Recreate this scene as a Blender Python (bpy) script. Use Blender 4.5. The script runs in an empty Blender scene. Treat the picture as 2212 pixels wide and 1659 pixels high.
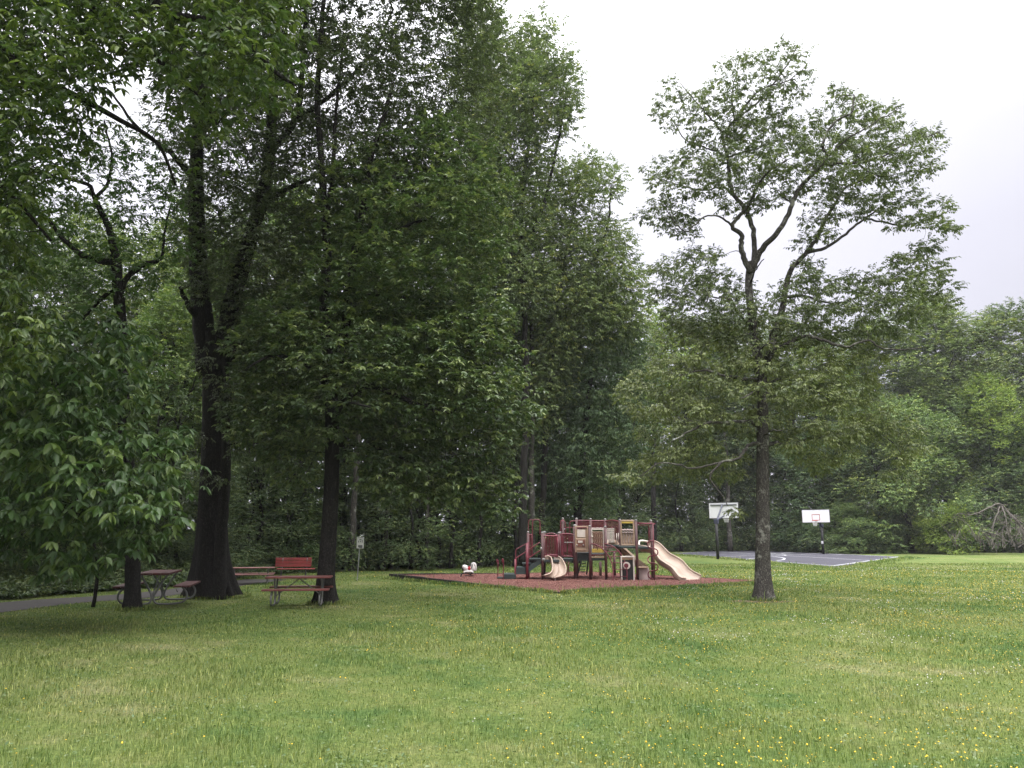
import bpy, math, random
import numpy as np
from mathutils import Vector
R = math.radians
scene = bpy.context.scene
COL = scene.collection

# ------------------------------------------------------------ camera
PITCH = R(10.83); F = 1702.0; CX, CY = 1106.0, 829.5; EYE = 1.6
cam_d = bpy.data.cameras.new("camera"); cam = bpy.data.objects.new("camera", cam_d); COL.objects.link(cam)
cam.location = (0, 0, EYE); cam.rotation_euler = (R(90) + PITCH, 0, 0)
cam_d.sensor_width = 36; cam_d.lens = 36 * F / 2212.0; cam_d.clip_end = 2000; cam_d.clip_start = 0.1
scene.camera = cam
# ------------------------------------------------------------ sky: overcast deck over a Nishita sky
SUN_EL, SUN_AZ = 56, 165
world = bpy.data.worlds.new("World"); scene.world = world; world.use_nodes = True
nt = world.node_tree; nt.nodes.clear()
sky = nt.nodes.new('ShaderNodeTexSky'); sky.sky_type = 'NISHITA'; sky.sun_disc = False
sky.sun_elevation = R(SUN_EL); sky.sun_rotation = R(SUN_AZ); sky.dust_density = 4
bg1 = nt.nodes.new('ShaderNodeBackground'); bg1.inputs[1].default_value = 0.10
nt.links.new(sky.outputs[0], bg1.inputs[0])
tc = nt.nodes.new('ShaderNodeTexCoord'); sep = nt.nodes.new('ShaderNodeSeparateXYZ'); nt.links.new(tc.outputs['Generated'], sep.inputs[0])
rp = nt.nodes.new('ShaderNodeValToRGB'); nt.links.new(sep.outputs[2], rp.inputs[0])
rp.color_ramp.elements[0].position = 0.0; rp.color_ramp.elements[0].color = (0.50, 0.49, 0.57, 1)
rp.color_ramp.elements[1].position = 0.85; rp.color_ramp.elements[1].color = (1.0, 0.99, 1.0, 1)
e = rp.color_ramp.elements.new(0.33); e.color = (0.60, 0.59, 0.66, 1)
e = rp.color_ramp.elements.new(0.55); e.color = (0.80, 0.795, 0.84, 1)
nz = nt.nodes.new('ShaderNodeTexNoise'); nz.inputs['Scale'].default_value = 1.6; nz.inputs['Detail'].default_value = 4
nt.links.new(tc.outputs['Generated'], nz.inputs[0])
# clouds thinner and brighter to the west (left), greyer to the right
mr = nt.nodes.new('ShaderNodeMapRange'); mr.inputs[1].default_value = -0.2; mr.inputs[2].default_value = 0.65
mr.inputs[3].default_value = 1.55; mr.inputs[4].default_value = 1.0; nt.links.new(sep.outputs[0], mr.inputs[0])
m1 = nt.nodes.new('ShaderNodeMath'); m1.operation = 'MULTIPLY_ADD'; nt.links.new(nz.outputs[0], m1.inputs[0]); m1.inputs[1].default_value = 0.35; m1.inputs[2].default_value = 0.85
m2 = nt.nodes.new('ShaderNodeMath'); m2.operation = 'MULTIPLY'; nt.links.new(m1.outputs[0], m2.inputs[0]); nt.links.new(mr.outputs[0], m2.inputs[1])
zr = nt.nodes.new('ShaderNodeMapRange'); zr.interpolation_type = 'SMOOTHSTEP'; nt.links.new(sep.outputs[2], zr.inputs[0])
zr.inputs[1].default_value = 0.42; zr.inputs[2].default_value = 0.95; zr.inputs[3].default_value = 0.78; zr.inputs[4].default_value = 3.4   # overcast: zenith far brighter than the rim
m3 = nt.nodes.new('ShaderNodeMath'); m3.operation = 'MULTIPLY'; nt.links.new(m2.outputs[0], m3.inputs[0]); nt.links.new(zr.outputs[0], m3.inputs[1])
bg2 = nt.nodes.new('ShaderNodeBackground'); nt.links.new(rp.outputs[0], bg2.inputs[0]); nt.links.new(m3.outputs[0], bg2.inputs[1])
mx = nt.nodes.new('ShaderNodeMixShader'); mx.inputs[0].default_value = 0.9
nt.links.new(bg1.outputs[0], mx.inputs[1]); nt.links.new(bg2.outputs[0], mx.inputs[2])
wo = nt.nodes.new('ShaderNodeOutputWorld'); nt.links.new(mx.outputs[0], wo.inputs[0])
sl = bpy.data.lights.new("sun", 'SUN'); sl.energy = 1.2; sl.angle = R(25); sl.color = (1, 0.97, 0.92)
sun = bpy.data.objects.new("sun", sl); COL.objects.link(sun)
# sun high behind the camera, veiled by cloud
az = R(SUN_AZ)
sd = Vector((math.sin(az) * math.cos(R(SUN_EL)), math.cos(az) * math.cos(R(SUN_EL)), math.sin(R(SUN_EL))))
sun.rotation_euler = sd.to_track_quat('Z', 'Y').to_euler()
scene.view_settings.view_transform = 'Standard'; scene.view_settings.look = 'None'
scene.view_settings.exposure = 0.78; scene.view_settings.gamma = 1
scene.render.engine = 'CYCLES'
cy = scene.cycles
cy.max_bounces = 6; cy.diffuse_bounces = 4; cy.glossy_bounces = 2; cy.transmission_bounces = 4; cy.transparent_max_bounces = 4
cy.caustics_reflective = False; cy.caustics_refractive = False; cy.use_denoising = True; cy.use_adaptive_sampling = True

# ------------------------------------------------------------ projection helpers (photo measured at 2212 x 1659)
cp, sp_ = math.cos(PITCH), math.sin(PITCH)
def ray(x, y):
    u = (x - CX) / F; v = (CY - y) / F
    return (u, cp - v * sp_, sp_ + v * cp)
def P(x, y, Y):
    a, b, c = ray(x, y); t = Y / b
    return Vector((a * t, Y, EYE + c * t))
def G(x, y, z=0.0):
    a, b, c = ray(x, y); t = (z - EYE) / c
    return Vector((a * t, b * t, z))

# ------------------------------------------------------------ object helpers
def tag(o, label=None, cat=None, group=None, kind=None):
    if label: o['label'] = label
    if cat: o['category'] = cat
    if group: o['group'] = group
    if kind: o['kind'] = kind
    return o
def empty(name, loc=(0, 0, 0), rz=0, label=None, cat=None, group=None):
    o = bpy.data.objects.new(name, None); COL.objects.link(o); o.location = loc; o.rotation_euler = (0, 0, rz)
    o.empty_display_size = 0.3
    return tag(o, label, cat, group)
def np_mesh(name, V, quads=None, tris=None, attrs=None, smooth=False):
    me = bpy.data.meshes.new(name); V = np.asarray(V, dtype=np.float32)
    me.vertices.add(len(V)); me.vertices.foreach_set('co', V.ravel())
    idx, starts, n = [], [], 0
    if quads is not None and len(quads):
        q = np.asarray(quads, dtype=np.int32); idx.append(q.ravel()); starts.append(np.arange(len(q)) * 4); n = len(q) * 4
    if tris is not None and len(tris):
        t = np.asarray(tris, dtype=np.int32); idx.append(t.ravel()); starts.append(n + np.arange(len(t)) * 3)
    idx = np.concatenate(idx); starts = np.concatenate(starts).astype(np.int32)
    me.loops.add(len(idx)); me.loops.foreach_set('vertex_index', idx)
    me.polygons.add(len(starts)); me.polygons.foreach_set('loop_start', starts)
    if smooth: me.polygons.foreach_set('use_smooth', np.ones(len(starts), dtype=bool))
    for k, a in (attrs or {}).items():
        at = me.attributes.new(k, 'FLOAT', 'POINT'); at.data.foreach_set('value', np.asarray(a, dtype=np.float32))
    me.update(calc_edges=True); me.validate(); return me
def link(name, me, m, parent=None):
    if me.materials: pass
    elif m: me.materials.append(m)
    o = bpy.data.objects.new(name, me); COL.objects.link(o)
    if parent: o.parent = parent
    return o

class MB:
    """collects boxes, tubes and sheets into one mesh"""
    def __init__(s): s.v = []; s.f = []
    def add(s, vs, fs):
        n = len(s.v); s.v += [tuple(p) for p in vs]; s.f += [tuple(i + n for i in f) for f in fs]; return s
    def box(s, c, d, rz=0, rx=0, ry=0, bev=0.0):
        from mathutils import Euler
        M = Euler((rx, ry, rz)).to_matrix(); c = Vector(c); h = Vector(d) * 0.5
        b = min(bev, min(h) * 0.8)
        if b <= 0:
            vs = [c + M @ Vector((x * h.x, y * h.y, z * h.z)) for x in (-1, 1) for y in (-1, 1) for z in (-1, 1)]
            return s.add(vs, [(0, 1, 3, 2), (4, 6, 7, 5), (0, 4, 5, 1), (2, 3, 7, 6), (0, 2, 6, 4), (1, 5, 7, 3)])
        import bmesh
        bm = bmesh.new(); bmesh.ops.create_cube(bm, size=1)
        for v in bm.verts: v.co = Vector((v.co.x * d[0], v.co.y * d[1], v.co.z * d[2]))
        bmesh.ops.bevel(bm, geom=bm.edges[:], offset=b, segments=2, affect='EDGES', profile=0.5)
        bm.verts.index_update()
        s.add([c + M @ v.co for v in bm.verts], [[v.index for v in f.verts] for f in bm.faces]); bm.free(); return s
    def tube(s, pts, r, n=8, cap=True, flat=None):
        pts = [Vector(p) for p in pts]; k = len(pts)
        rs = [r] * k if isinstance(r, (int, float)) else list(r)
        nrm = None; rings = []
        for i, p in enumerate(pts):
            t = (pts[min(i + 1, k - 1)] - pts[max(i - 1, 0)])
            t = t.normalized() if t.length > 1e-9 else Vector((0, 0, 1))
            if nrm is None:
                a = Vector((0, 0, 1)) if abs(t.z) < 0.9 else Vector((1, 0, 0)); nrm = t.cross(a).normalized()
            else:
                nrm = nrm - t * nrm.dot(t)
                nrm = nrm.normalized() if nrm.length > 1e-6 else t.orthogonal().normalized()
            b = t.cross(nrm)
            rings.append([p + (nrm * math.cos(2 * math.pi * j / n) + b * math.sin(2 * math.pi * j / n)) * rs[i] for j in range(n)])
        vs = [v for rg in rings for v in rg]; fs = []
        for i in range(k - 1):
            for j in range(n):
                a = i * n + j; b2 = i * n + (j + 1) % n
                fs.append((a, b2, b2 + n, a + n))
        if cap:
            fs.append(tuple(reversed(range(n)))); fs.append(tuple(range((k - 1) * n, k * n)))
        return s.add(vs, fs)
    def ball(s, c, r, n=8, sz=1.0):
        c = Vector(c); vs = [c + Vector((0, 0, r * sz))]; m = n // 2
        for i in range(1, m):
            th = math.pi * i / m
            for j in range(n):
                ph = 2 * math.pi * j / n
                vs.append(c + Vector((r * math.sin(th) * math.cos(ph), r * math.sin(th) * math.sin(ph), r * sz * math.cos(th))))
        vs.append(c - Vector((0, 0, r * sz))); fs = [(0, 1 + j, 1 + (j + 1) % n) for j in range(n)]
        for i in range(m - 2):
            for j in range(n):
                a = 1 + i * n + j; b = 1 + i * n + (j + 1) % n
                fs.append((a, a + n, b + n, b))
        L = len(vs) - 1; o = 1 + (m - 2) * n
        fs += [(o + (j + 1) % n, o + j, L) for j in range(n)]
        return s.add(vs, fs)
    def sweep(s, pts, prof, close=True, side=None):
        """profile (side, up) swept along pts, side kept horizontal"""
        pts = [Vector(p) for p in pts]; k = len(pts); m = len(prof); vs = []
        for i, p in enumerate(pts):
            t = (pts[min(i + 1, k - 1)] - pts[max(i - 1, 0)]).normalized()
            sd_ = Vector((t.y, -t.x, 0)).normalized() if side is None else Vector(side)
            up = sd_.cross(t).normalized()
            if up.z < 0: up = -up
            vs += [p + sd_ * a + up * b for a, b in prof]
        fs = []
        for i in range(k - 1):
            for j in range(m if close else m - 1):
                a = i * m + j; b = i * m + (j + 1) % m
                fs.append((a, b, b + m, a + m))
        if close: fs.append(tuple(reversed(range(m)))); fs.append(tuple(range((k - 1) * m, k * m)))
        return s.add(vs, fs)
    def prism(s, poly, z0, z1):
        n = len(poly)
        vs = [(p[0], p[1], z0) for p in poly] + [(p[0], p[1], z1) for p in poly]
        return s.add(vs, [tuple(reversed(range(n))), tuple(range(n, 2 * n))] + [(i, (i + 1) % n, (i + 1) % n + n, i + n) for i in range(n)])
    def obj(s, name, m, parent=None, smooth=False, fix=True):
        me = bpy.data.meshes.new(name); me.from_pydata(s.v, [], s.f); me.update()
        if fix:
            import bmesh
            bm = bmesh.new(); bm.from_mesh(me); bmesh.ops.recalc_face_normals(bm, faces=bm.faces); bm.to_mesh(me); bm.free()
        if smooth:
            me.polygons.foreach_set('use_smooth', [True] * len(me.polygons))
        me.materials.append(m)
        o = bpy.data.objects.new(name, me); COL.objects.link(o)
        if parent: o.parent = parent
        return o
def curve(pts, n=6):
    """Catmull-Rom"""
    pts = [Vector(p) for p in pts]; q = [pts[0] * 2 - pts[1]] + pts + [pts[-1] * 2 - pts[-2]]; out = []
    for i in range(1, len(q) - 2):
        a, b, c, d = q[i - 1], q[i], q[i + 1], q[i + 2]
        for k in range(n):
            t = k / n
            out.append(0.5 * ((2 * b) + (c - a) * t + (2 * a - 5 * b + 4 * c - d) * t * t + (-a + 3 * b - 3 * c + d) * t ** 3))
    out.append(pts[-1]); return out
def copy_tree(o, parent=None):
    c = o.copy(); COL.objects.link(c)
    if parent: c.parent = parent
    for ch in o.children: copy_tree(ch, c)
    return c

# ------------------------------------------------------------ materials
def mat(name, build):
    m = bpy.data.materials.new(name); m.use_nodes = True; t = m.node_tree
    t.nodes.clear(); out = t.nodes.new('ShaderNodeOutputMaterial')
    t.links.new(build(t), out.inputs[0]); return m
def N(t, ty, **kw):
    n = t.nodes.new('ShaderNode' + ty)
    for k, v in kw.items():
        if k.startswith('i_'): n.inputs[k[2:].replace('_', ' ')].default_value = v
        else: setattr(n, k, v)
    return n
def ramp(t, fac, stops):
    n = t.nodes.new('ShaderNodeValToRGB'); t.links.new(fac, n.inputs[0]); cr = n.color_ramp
    while len(cr.elements) < len(stops): cr.elements.new(0.5)
    for e_, (p_, c_) in zip(cr.elements, stops): e_.position = p_; e_.color = (*c_, 1)
    return n.outputs[0]
def mixc(t, fac, a, b, mode='MIX'):
    n = t.nodes.new('ShaderNodeMix'); n.data_type = 'RGBA'; n.blend_type = mode
    for sock, v in ((n.inputs[0], fac), (n.inputs[6], a), (n.inputs[7], b)):
        if hasattr(v, 'is_output'): t.links.new(v, sock)
        elif isinstance(v, (int, float)): sock.default_value = v
        else: sock.default_value = (*v, 1)
    return n.outputs[2]
def noise(t, scale, detail=4, vec=None, rough=0.55, w=None):
    n = N(t, 'TexNoise'); n.inputs['Scale'].default_value = scale; n.inputs['Detail'].default_value = detail
    n.inputs['Roughness'].default_value = rough
    if vec is not None: t.links.new(vec, n.inputs['Vector'])
    return n.outputs[0]
def geo_pos(t): return N(t, 'NewGeometry').outputs['Position']
def obj_pos(t): return N(t, 'TexCoord').outputs['Object']
def stretch(t, vec, s):
    n = N(t, 'Mapping'); t.links.new(vec, n.inputs[0]); n.inputs['Scale'].default_value = s; return n.outputs[0]
def bsdf(t, col, rough=0.6, spec=0.4, bump=None, bs=0.3, bd=0.02, metal=0.0, coat=0.0):
    p = N(t, 'BsdfPrincipled')
    if hasattr(col, 'is_output'): t.links.new(col, p.inputs['Base Color'])
    else: p.inputs['Base Color'].default_value = (*col, 1)
    if hasattr(rough, 'is_output'): t.links.new(rough, p.inputs['Roughness'])
    else: p.inputs['Roughness'].default_value = rough
    p.inputs['Specular IOR Level'].default_value = spec; p.inputs['Metallic'].default_value = metal
    p.inputs['Coat Weight'].default_value = coat
    if bump is not None:
        b = N(t, 'Bump'); b.inputs['Strength'].default_value = bs; b.inputs['Distance'].default_value = bd
        t.links.new(bump, b.inputs['Height']); t.links.new(b.outputs[0], p.inputs['Normal'])
    return p.outputs[0]
def painted(name, col, rough=0.45, var=0.25, spec=0.5, metal=0.0):
    """weathered paint or plastic: slight fading, grime and scuffs"""
    def b(t):
        pos = geo_pos(t); n1 = noise(t, 3.0, 5, pos); n2 = noise(t, 28, 3, pos)
        c = mixc(t, ramp(t, n1, [(0.35, (0, 0, 0)), (0.7, (1, 1, 1))]), tuple(x * (1 - var) for x in col), tuple(min(1, x * (1 + var * 0.5)) for x in col))
        c = mixc(t, ramp(t, n2, [(0.62, (0, 0, 0)), (0.75, (0.35, 0.35, 0.35))]), c, (0.16, 0.14, 0.11))
        r = N(t, 'MapRange'); t.links.new(n1, r.inputs[0]); r.inputs[3].default_value = rough - 0.1; r.inputs[4].default_value = rough + 0.2
        return bsdf(t, c, r.outputs[0], spec, n2, 0.15, 0.003, metal)
    return mat(name, b)
def leaf_mat(name, lo, mid, hi, trans=0.28, rough=0.42, spec=0.45):
    def b(t):
        at = N(t, 'Attribute', attribute_name='tint'); oi = N(t, 'ObjectInfo')
        c = ramp(t, at.outputs['Fac'], [(0.0, lo), (0.5, mid), (0.92, hi)])
        n1 = noise(t, 0.9, 3, geo_pos(t))
        c = mixc(t, n1, c, mixc(t, 1.0, c, (0.72, 0.78, 0.8), 'MULTIPLY'))
        c = mixc(t, 1.0, c, oi.outputs['Color'], 'MULTIPLY')
        p = N(t, 'BsdfPrincipled'); t.links.new(c, p.inputs['Base Color']); p.inputs['Roughness'].default_value = rough
        p.inputs['Specular IOR Level'].default_value = spec
        tr = N(t, 'BsdfTranslucent'); t.links.new(mixc(t, 1.0, c, (1.15, 1.25, 0.70), 'MULTIPLY'), tr.inputs[0])
        m_ = N(t, 'MixShader'); m_.inputs[0].default_value = trans
        t.links.new(p.outputs[0], m_.inputs[1]); t.links.new(tr.outputs[0], m_.inputs[2]); return m_.outputs[0]
    return mat(name, b)
def bark_mat(name, dark, light, lichen=None, sc=1.0, la=0.62):
    def b(t):
        pos = obj_pos(t)
        v = N(t, 'TexVoronoi'); v.feature = 'DISTANCE_TO_EDGE'; v.inputs['Scale'].default_value = 15 * sc
        wn = N(t, 'TexNoise'); wn.inputs['Scale'].default_value = 5; wn.inputs['Detail'].default_value = 4; t.links.new(pos, wn.inputs['Vector'])
        wv_ = N(t, 'VectorMath', operation='MULTIPLY_ADD'); t.links.new(wn.outputs['Color'], wv_.inputs[0]); wv_.inputs[1].default_value = (.16, .16, .5); t.links.new(stretch(t, pos, (1, 1, 0.13)), wv_.inputs[2])
        t.links.new(wv_.outputs[0], v.inputs['Vector'])
        n1 = noise(t, 22 * sc, 6, stretch(t, pos, (1, 1, 0.22)), 0.7)
        h = N(t, 'Math', operation='MULTIPLY'); t.links.new(v.outputs[0], h.inputs[0]); t.links.new(n1, h.inputs[1])
        c = ramp(t, h.outputs[0], [(0.0, tuple(x * 0.45 for x in dark)), (0.07, dark), (0.3, light)])
        n2 = noise(t, 3.2, 5, pos, 0.7)
        if lichen: c = mixc(t, ramp(t, n2, [(la - 0.06, (0, 0, 0)), (la + 0.04, (0.8, 0.8, 0.8))]), c, lichen)
        return bsdf(t, c, 0.9, 0.15, h.outputs[0], 1.0, 0.04)
    return mat(name, b)

L_HICK = leaf_mat('leaf_hickory', (0.050, 0.094, 0.030), (0.088, 0.155, 0.050), (0.175, 0.240, 0.07))
L_OVER = leaf_mat('leaf_overhang', (0.036, 0.066, 0.022), (0.070, 0.112, 0.034), (0.145, 0.190, 0.045), 0.34)
L_DARK = leaf_mat('leaf_dark', (0.062, 0.085, 0.043), (0.106, 0.132, 0.064), (0.187, 0.207, 0.080))
L_MAG = leaf_mat('leaf_broad', (0.062, 0.099, 0.044), (0.115, 0.163, 0.068), (0.249, 0.290, 0.112))
L_LONE = leaf_mat('leaf_lone', (0.078, 0.102, 0.050), (0.130, 0.160, 0.072), (0.220, 0.248, 0.092), 0.34)
L_WOOD = leaf_mat('leaf_wood', (0.066, 0.097, 0.047), (0.112, 0.154, 0.066), (0.210, 0.235, 0.080), 0.25, 0.55, 0.3)
B_DARK = bark_mat('bark_dark', (0.018, 0.0165, 0.015), (0.042, 0.039, 0.034), (0.065, 0.07, 0.055), 1.5, 0.70)
B_GREY = bark_mat('bark_grey', (0.052, 0.048, 0.043), (0.155, 0.142, 0.125), (0.23, 0.23, 0.20), 1.6, 0.60)
B_LIMB = bark_mat('bark_limb', (0.05, 0.043, 0.038), (0.11, 0.098, 0.085), (0.20, 0.20, 0.18), 1.5, 0.62)
B_DEAD = bark_mat('bark_dead', (0.14, 0.125, 0.11), (0.24, 0.22, 0.20), None, 1.5)

# ------------------------------------------------------------ foliage engine
def unit(a): return a / np.maximum(np.linalg.norm(a, axis=-1, keepdims=True), 1e-9)
def leaf_geo(B, D, Nn, L, W):
    S = unit(np.cross(D, Nn)); Nn = np.cross(S, D); L = L[:, None]; W = W[:, None]
    f = 0.16 * W
    v = np.stack([B, B + D * L * .32 + S * W * .5 + Nn * f, B + D * L * .70 + S * W * .36 + Nn * f * .3, B + D * L - Nn * L * .14,
                  B + D * L * .70 - S * W * .36 + Nn * f * .3, B + D * L * .32 - S * W * .5 + Nn * f], axis=1)
    n = len(B); q = (np.arange(n)[:, None] * 6 + np.array([0, 1, 2, 3])); q2 = (np.arange(n)[:, None] * 6 + np.array([0, 3, 4, 5]))
    return v.reshape(-1, 3), np.concatenate([q, q2])
def foliage(rng, O, D, k, slen, llen, lw, style='alt', droop=0.35, tint=(0.15, 0.6), pop=0.12, flat=0.75):
    """O,D: spray origins and directions. returns leaf mesh arrays + twig endpoints"""
    n = len(O); SL = slen * rng.uniform(.6, 1.3, n)
    D = unit(D); up = np.array([0, 0, 1.0]); S = np.cross(D, up); S = np.where(np.linalg.norm(S, axis=1, keepdims=True) < .1, np.array([1., 0, 0]), S); S = unit(S)
    ph_ = rng.uniform(0, 6.28, 3); fq = 1.5 / max(.35, slen * 2.6)
    low_ = np.sin(O[:, 0] * fq * 1.3 + ph_[0] + np.sin(O[:, 2] * fq)) * np.sin(O[:, 1] * fq + ph_[1]) + np.sin(O[:, 2] * fq * 1.5 + ph_[2])
    st = rng.uniform(tint[0], tint[1], n) + .11 * low_; popm = rng.random(n) < pop; st = np.where(popm, rng.uniform(.7, 1.0, n), st)
    Bs, Ds, Ns, Ts, Ls = [], [], [], [], []
    for j in range(k):
        if style == 'alt':
            t = (j + 1) / k; sd_ = 1 if j % 2 else -1
            if j == k - 1: sd_ = 0
            base = O + D * (SL * t)[:, None]; ang = rng.uniform(.6, 1.1, n)[:, None]
            d = D * (1.0 if sd_ == 0 else .55) + S * sd_ * ang
        else:  # palmate / compound fan at the spray end
            a = (j - (k - 1) / 2) / max(1, (k - 1) / 2) * 1.75 + rng.normal(0, .15, n)
            base = O + D * (SL * (1 - .25 * abs(j - (k - 1) / 2) / k))[:, None]
            d = D * np.cos(a)[:, None] + S * np.sin(a)[:, None]
        d = d + rng.normal(0, .22, (n, 3)); d[:, 2] -= droop * rng.uniform(.4, 1.6, n)
        nn = np.stack([rng.normal(0, 1 - flat, n) * 1.6, rng.normal(0, 1 - flat, n) * 1.6, np.full(n, 1.0)], axis=1)
        Bs.append(base); Ds.append(unit(d)); Ns.append(unit(nn)); Ts.append(np.clip(st + rng.normal(0, .08, n), 0, 1))
        Ls.append(llen * rng.uniform(.5, 1.25, n))
    B = np.concatenate(Bs); Dd = np.concatenate(Ds); Nn = np.concatenate(Ns); T = np.concatenate(Ts); L = np.concatenate(Ls)
    V, Q = leaf_geo(B, Dd, Nn, L, L * lw * rng.uniform(.8, 1.15, len(L)))
    return V, Q, np.repeat(T, 6), O, O + D * SL[:, None]
def clump_sprays(rng, C, rad, m, center, squash=0.65, outw=0.5, sag=0.15):
    """m spray origins in every clump of radius rad"""
    n = len(C); rad = np.broadcast_to(np.asarray(rad, float), (n,))
    c = np.repeat(C, m, axis=0); r = np.repeat(rad, m)
    d = unit(rng.normal(0, 1, (n * m, 3))); u = rng.random(n * m) ** 0.45
    off = d * (u * r)[:, None]; off[:, 2] *= squash
    o = c + off
    out = unit(o - center) * outw + d * 0.8 + rng.normal(0, .25, (n * m, 3)); out[:, 2] = out[:, 2] * .55 - sag
    return o, out
def twigs(A, B, r0=0.006, r1=0.002):
    t = unit(B - A); s = unit(np.cross(t, np.array([.3, .2, 1.]))); b = np.cross(t, s); vs = []
    for P_, r in ((A, r0), (B, r1)):
        for a in (0, 2.094, 4.189): vs.append(P_ + (s * math.cos(a) + b * math.sin(a)) * r)
    V = np.stack(vs, axis=1).reshape(-1, 3); i = np.arange(len(A))[:, None] * 6
    Q = np.concatenate([i + np.array([a, (a + 1) % 3, (a + 1) % 3 + 3, a + 3]) for a in range(3)])
    return V, Q
def connect(rng, C, nodes, nrad, mb, rmin=0.008, rk=0.016, wig=0.12, n=5, sides=5, bias=0.0, sag=0.0):
    """grow a branch from the nearest place on the skeleton to each clump centre, nearest first"""
    nodes = [np.array(p) for p in nodes]; nrad = list(nrad); arr = np.array(nodes)
    left = list(range(len(C))); dist = np.array([np.min(np.linalg.norm(arr - C[i], axis=1)) for i in left])
    order = [left[i] for i in np.argsort(dist)]
    for i in order:
        c = C[i]; dd = np.linalg.norm(arr - c, axis=1) + bias * np.maximum(0, arr[:, 2] - c[2])
        k = int(np.argmin(dd)); a = arr[k]; ln = np.linalg.norm(c - a)
        if ln < 0.05: continue
        r0 = min(nrad[k] * 0.75, rmin + rk * ln); pts = []
        mid = rng.normal(0, wig * ln, 3)
        for s in range(n):
            t = s / (n - 1); p = a * (1 - t) + c * t + mid * math.sin(math.pi * t) * .6 + (rng.normal(0, wig * ln * .25, 3) if 0 < s < n - 1 else 0)
            p[2] += sag * ln * math.sin(math.pi * t); pts.append(p)
        rs = [r0 * (1 - s / (n - 1)) + rmin * .6 * (s / (n - 1)) for s in range(n)]
        mb.tube([tuple(p) for p in pts], rs, sides, cap=False)
        arr = np.vstack([arr, np.array(pts[1:])]); nrad += rs[1:]
def inpoly(x, y, poly):
    poly = np.asarray(poly, float); x = np.atleast_1d(x); y = np.atleast_1d(y); c = np.zeros(len(x), bool); j = len(poly) - 1
    for i in range(len(poly)):
        xi, yi = poly[i]; xj, yj = poly[j]
        c ^= ((yi > y) != (yj > y)) & (x < (xj - xi) * (y - yi) / (yj - yi + 1e-12) + xi); j = i
    return c
def edge_dist(x, y, poly):
    poly = np.asarray(poly, float); d = 1e9
    for i in range(len(poly)):
        a = poly[i]; b = poly[(i + 1) % len(poly)]; ab = b - a; t = max(0, min(1, ((x - a[0]) * ab[0] + (y - a[1]) * ab[1]) / (ab @ ab + 1e-9)))
        d = min(d, math.hypot(x - a[0] - ab[0] * t, y - a[1] - ab[1] * t))
    return d
def fill(rng, poly, Y, thick, md, holes=(), nmax=400, inset=0.5, full=200.0):
    """clump centres through a crown whose outline is poly; md = spacing in metres. The crown is thickest away from its outline"""
    p = np.asarray(poly, float); x0, y0 = p.min(0); x1, y1 = p.max(0); out = []; pts = np.zeros((0, 3)); tries = 0
    while len(out) < nmax and tries < nmax * 25:
        tries += 1; x = rng.uniform(x0, x1); y = rng.uniform(y0, y1)
        if not inpoly(x, y, poly)[0]: continue
        if any(((x - h[0]) / h[2]) ** 2 + ((y - h[1]) / h[3]) ** 2 < 1 for h in holes): continue
        ed = edge_dist(x, y, poly)
        if ed < inset * md * F / Y * .5: continue
        th = thick * math.sqrt(min(1, ed / full)) ; q = np.array(P(x, y, Y + rng.uniform(-th, th)))
        if len(pts) and np.min(np.linalg.norm(pts - q, axis=1)) < md: continue
        out.append(q); pts = np.vstack([pts, q])
    return pts
def px_path(pts, Y):
    """limb drawn by (x, y[, depth offset]) in photo units"""
    return [P(p[0], p[1], Y + (p[2] if len(p) > 2 else 0)) for p in pts]
def limb(mb, pts, r0, r1, sides=8, sub=5, nodes=None, nrad=None, wob=0.0, rng=None):
    c = curve(pts, sub); k = len(c); rs = [r0 + (r1 - r0) * (i / (k - 1)) ** 0.85 for i in range(k)]
    if wob: c = [p + Vector(rng.normal(0, wob, 3)) if 0 < i < k - 1 else p for i, p in enumerate(c)]
    mb.tube(c, rs, sides)
    if nodes is not None: nodes += [tuple(p) for p in c]; nrad += rs
    return c
def trunk_flared(mb, path, rfun, sides=28, lobes=7, flare=0.5, fh=1.1, seed=0, rough=0.03):
    """tapering trunk with buttressed root flare and fluted, uneven bark"""
    rng_ = random.Random(seed); ph = [rng_.uniform(0, 6.28) for _ in range(4)]; k = len(path); vs = []
    for i, p in enumerate(path):
        h = p.z - path[0].z; r = rfun(h)
        for j in range(sides):
            a = 2 * math.pi * j / sides
            fl = math.exp(-h / fh * 2.6); l = 0.5 + 0.5 * math.cos(lobes * a + ph[0] + .4 * math.sin(2 * a + ph[1]))
            rr = r * (1 + flare * fl * (0.45 + 0.9 * l) + .05 * math.cos(3 * a + ph[2] + h * .25) + rough * math.cos(lobes * 2 * a + ph[3]) + rng_.uniform(-rough, rough) * .6)
            vs.append((p.x + rr * math.cos(a), p.y + rr * math.sin(a), p.z))
    fs = [(i * sides + j, i * sides + (j + 1) % sides, (i + 1) * sides + (j + 1) % sides, (i + 1) * sides + j) for i in range(k - 1) for j in range(sides)]
    mb.add(vs, fs)
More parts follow.
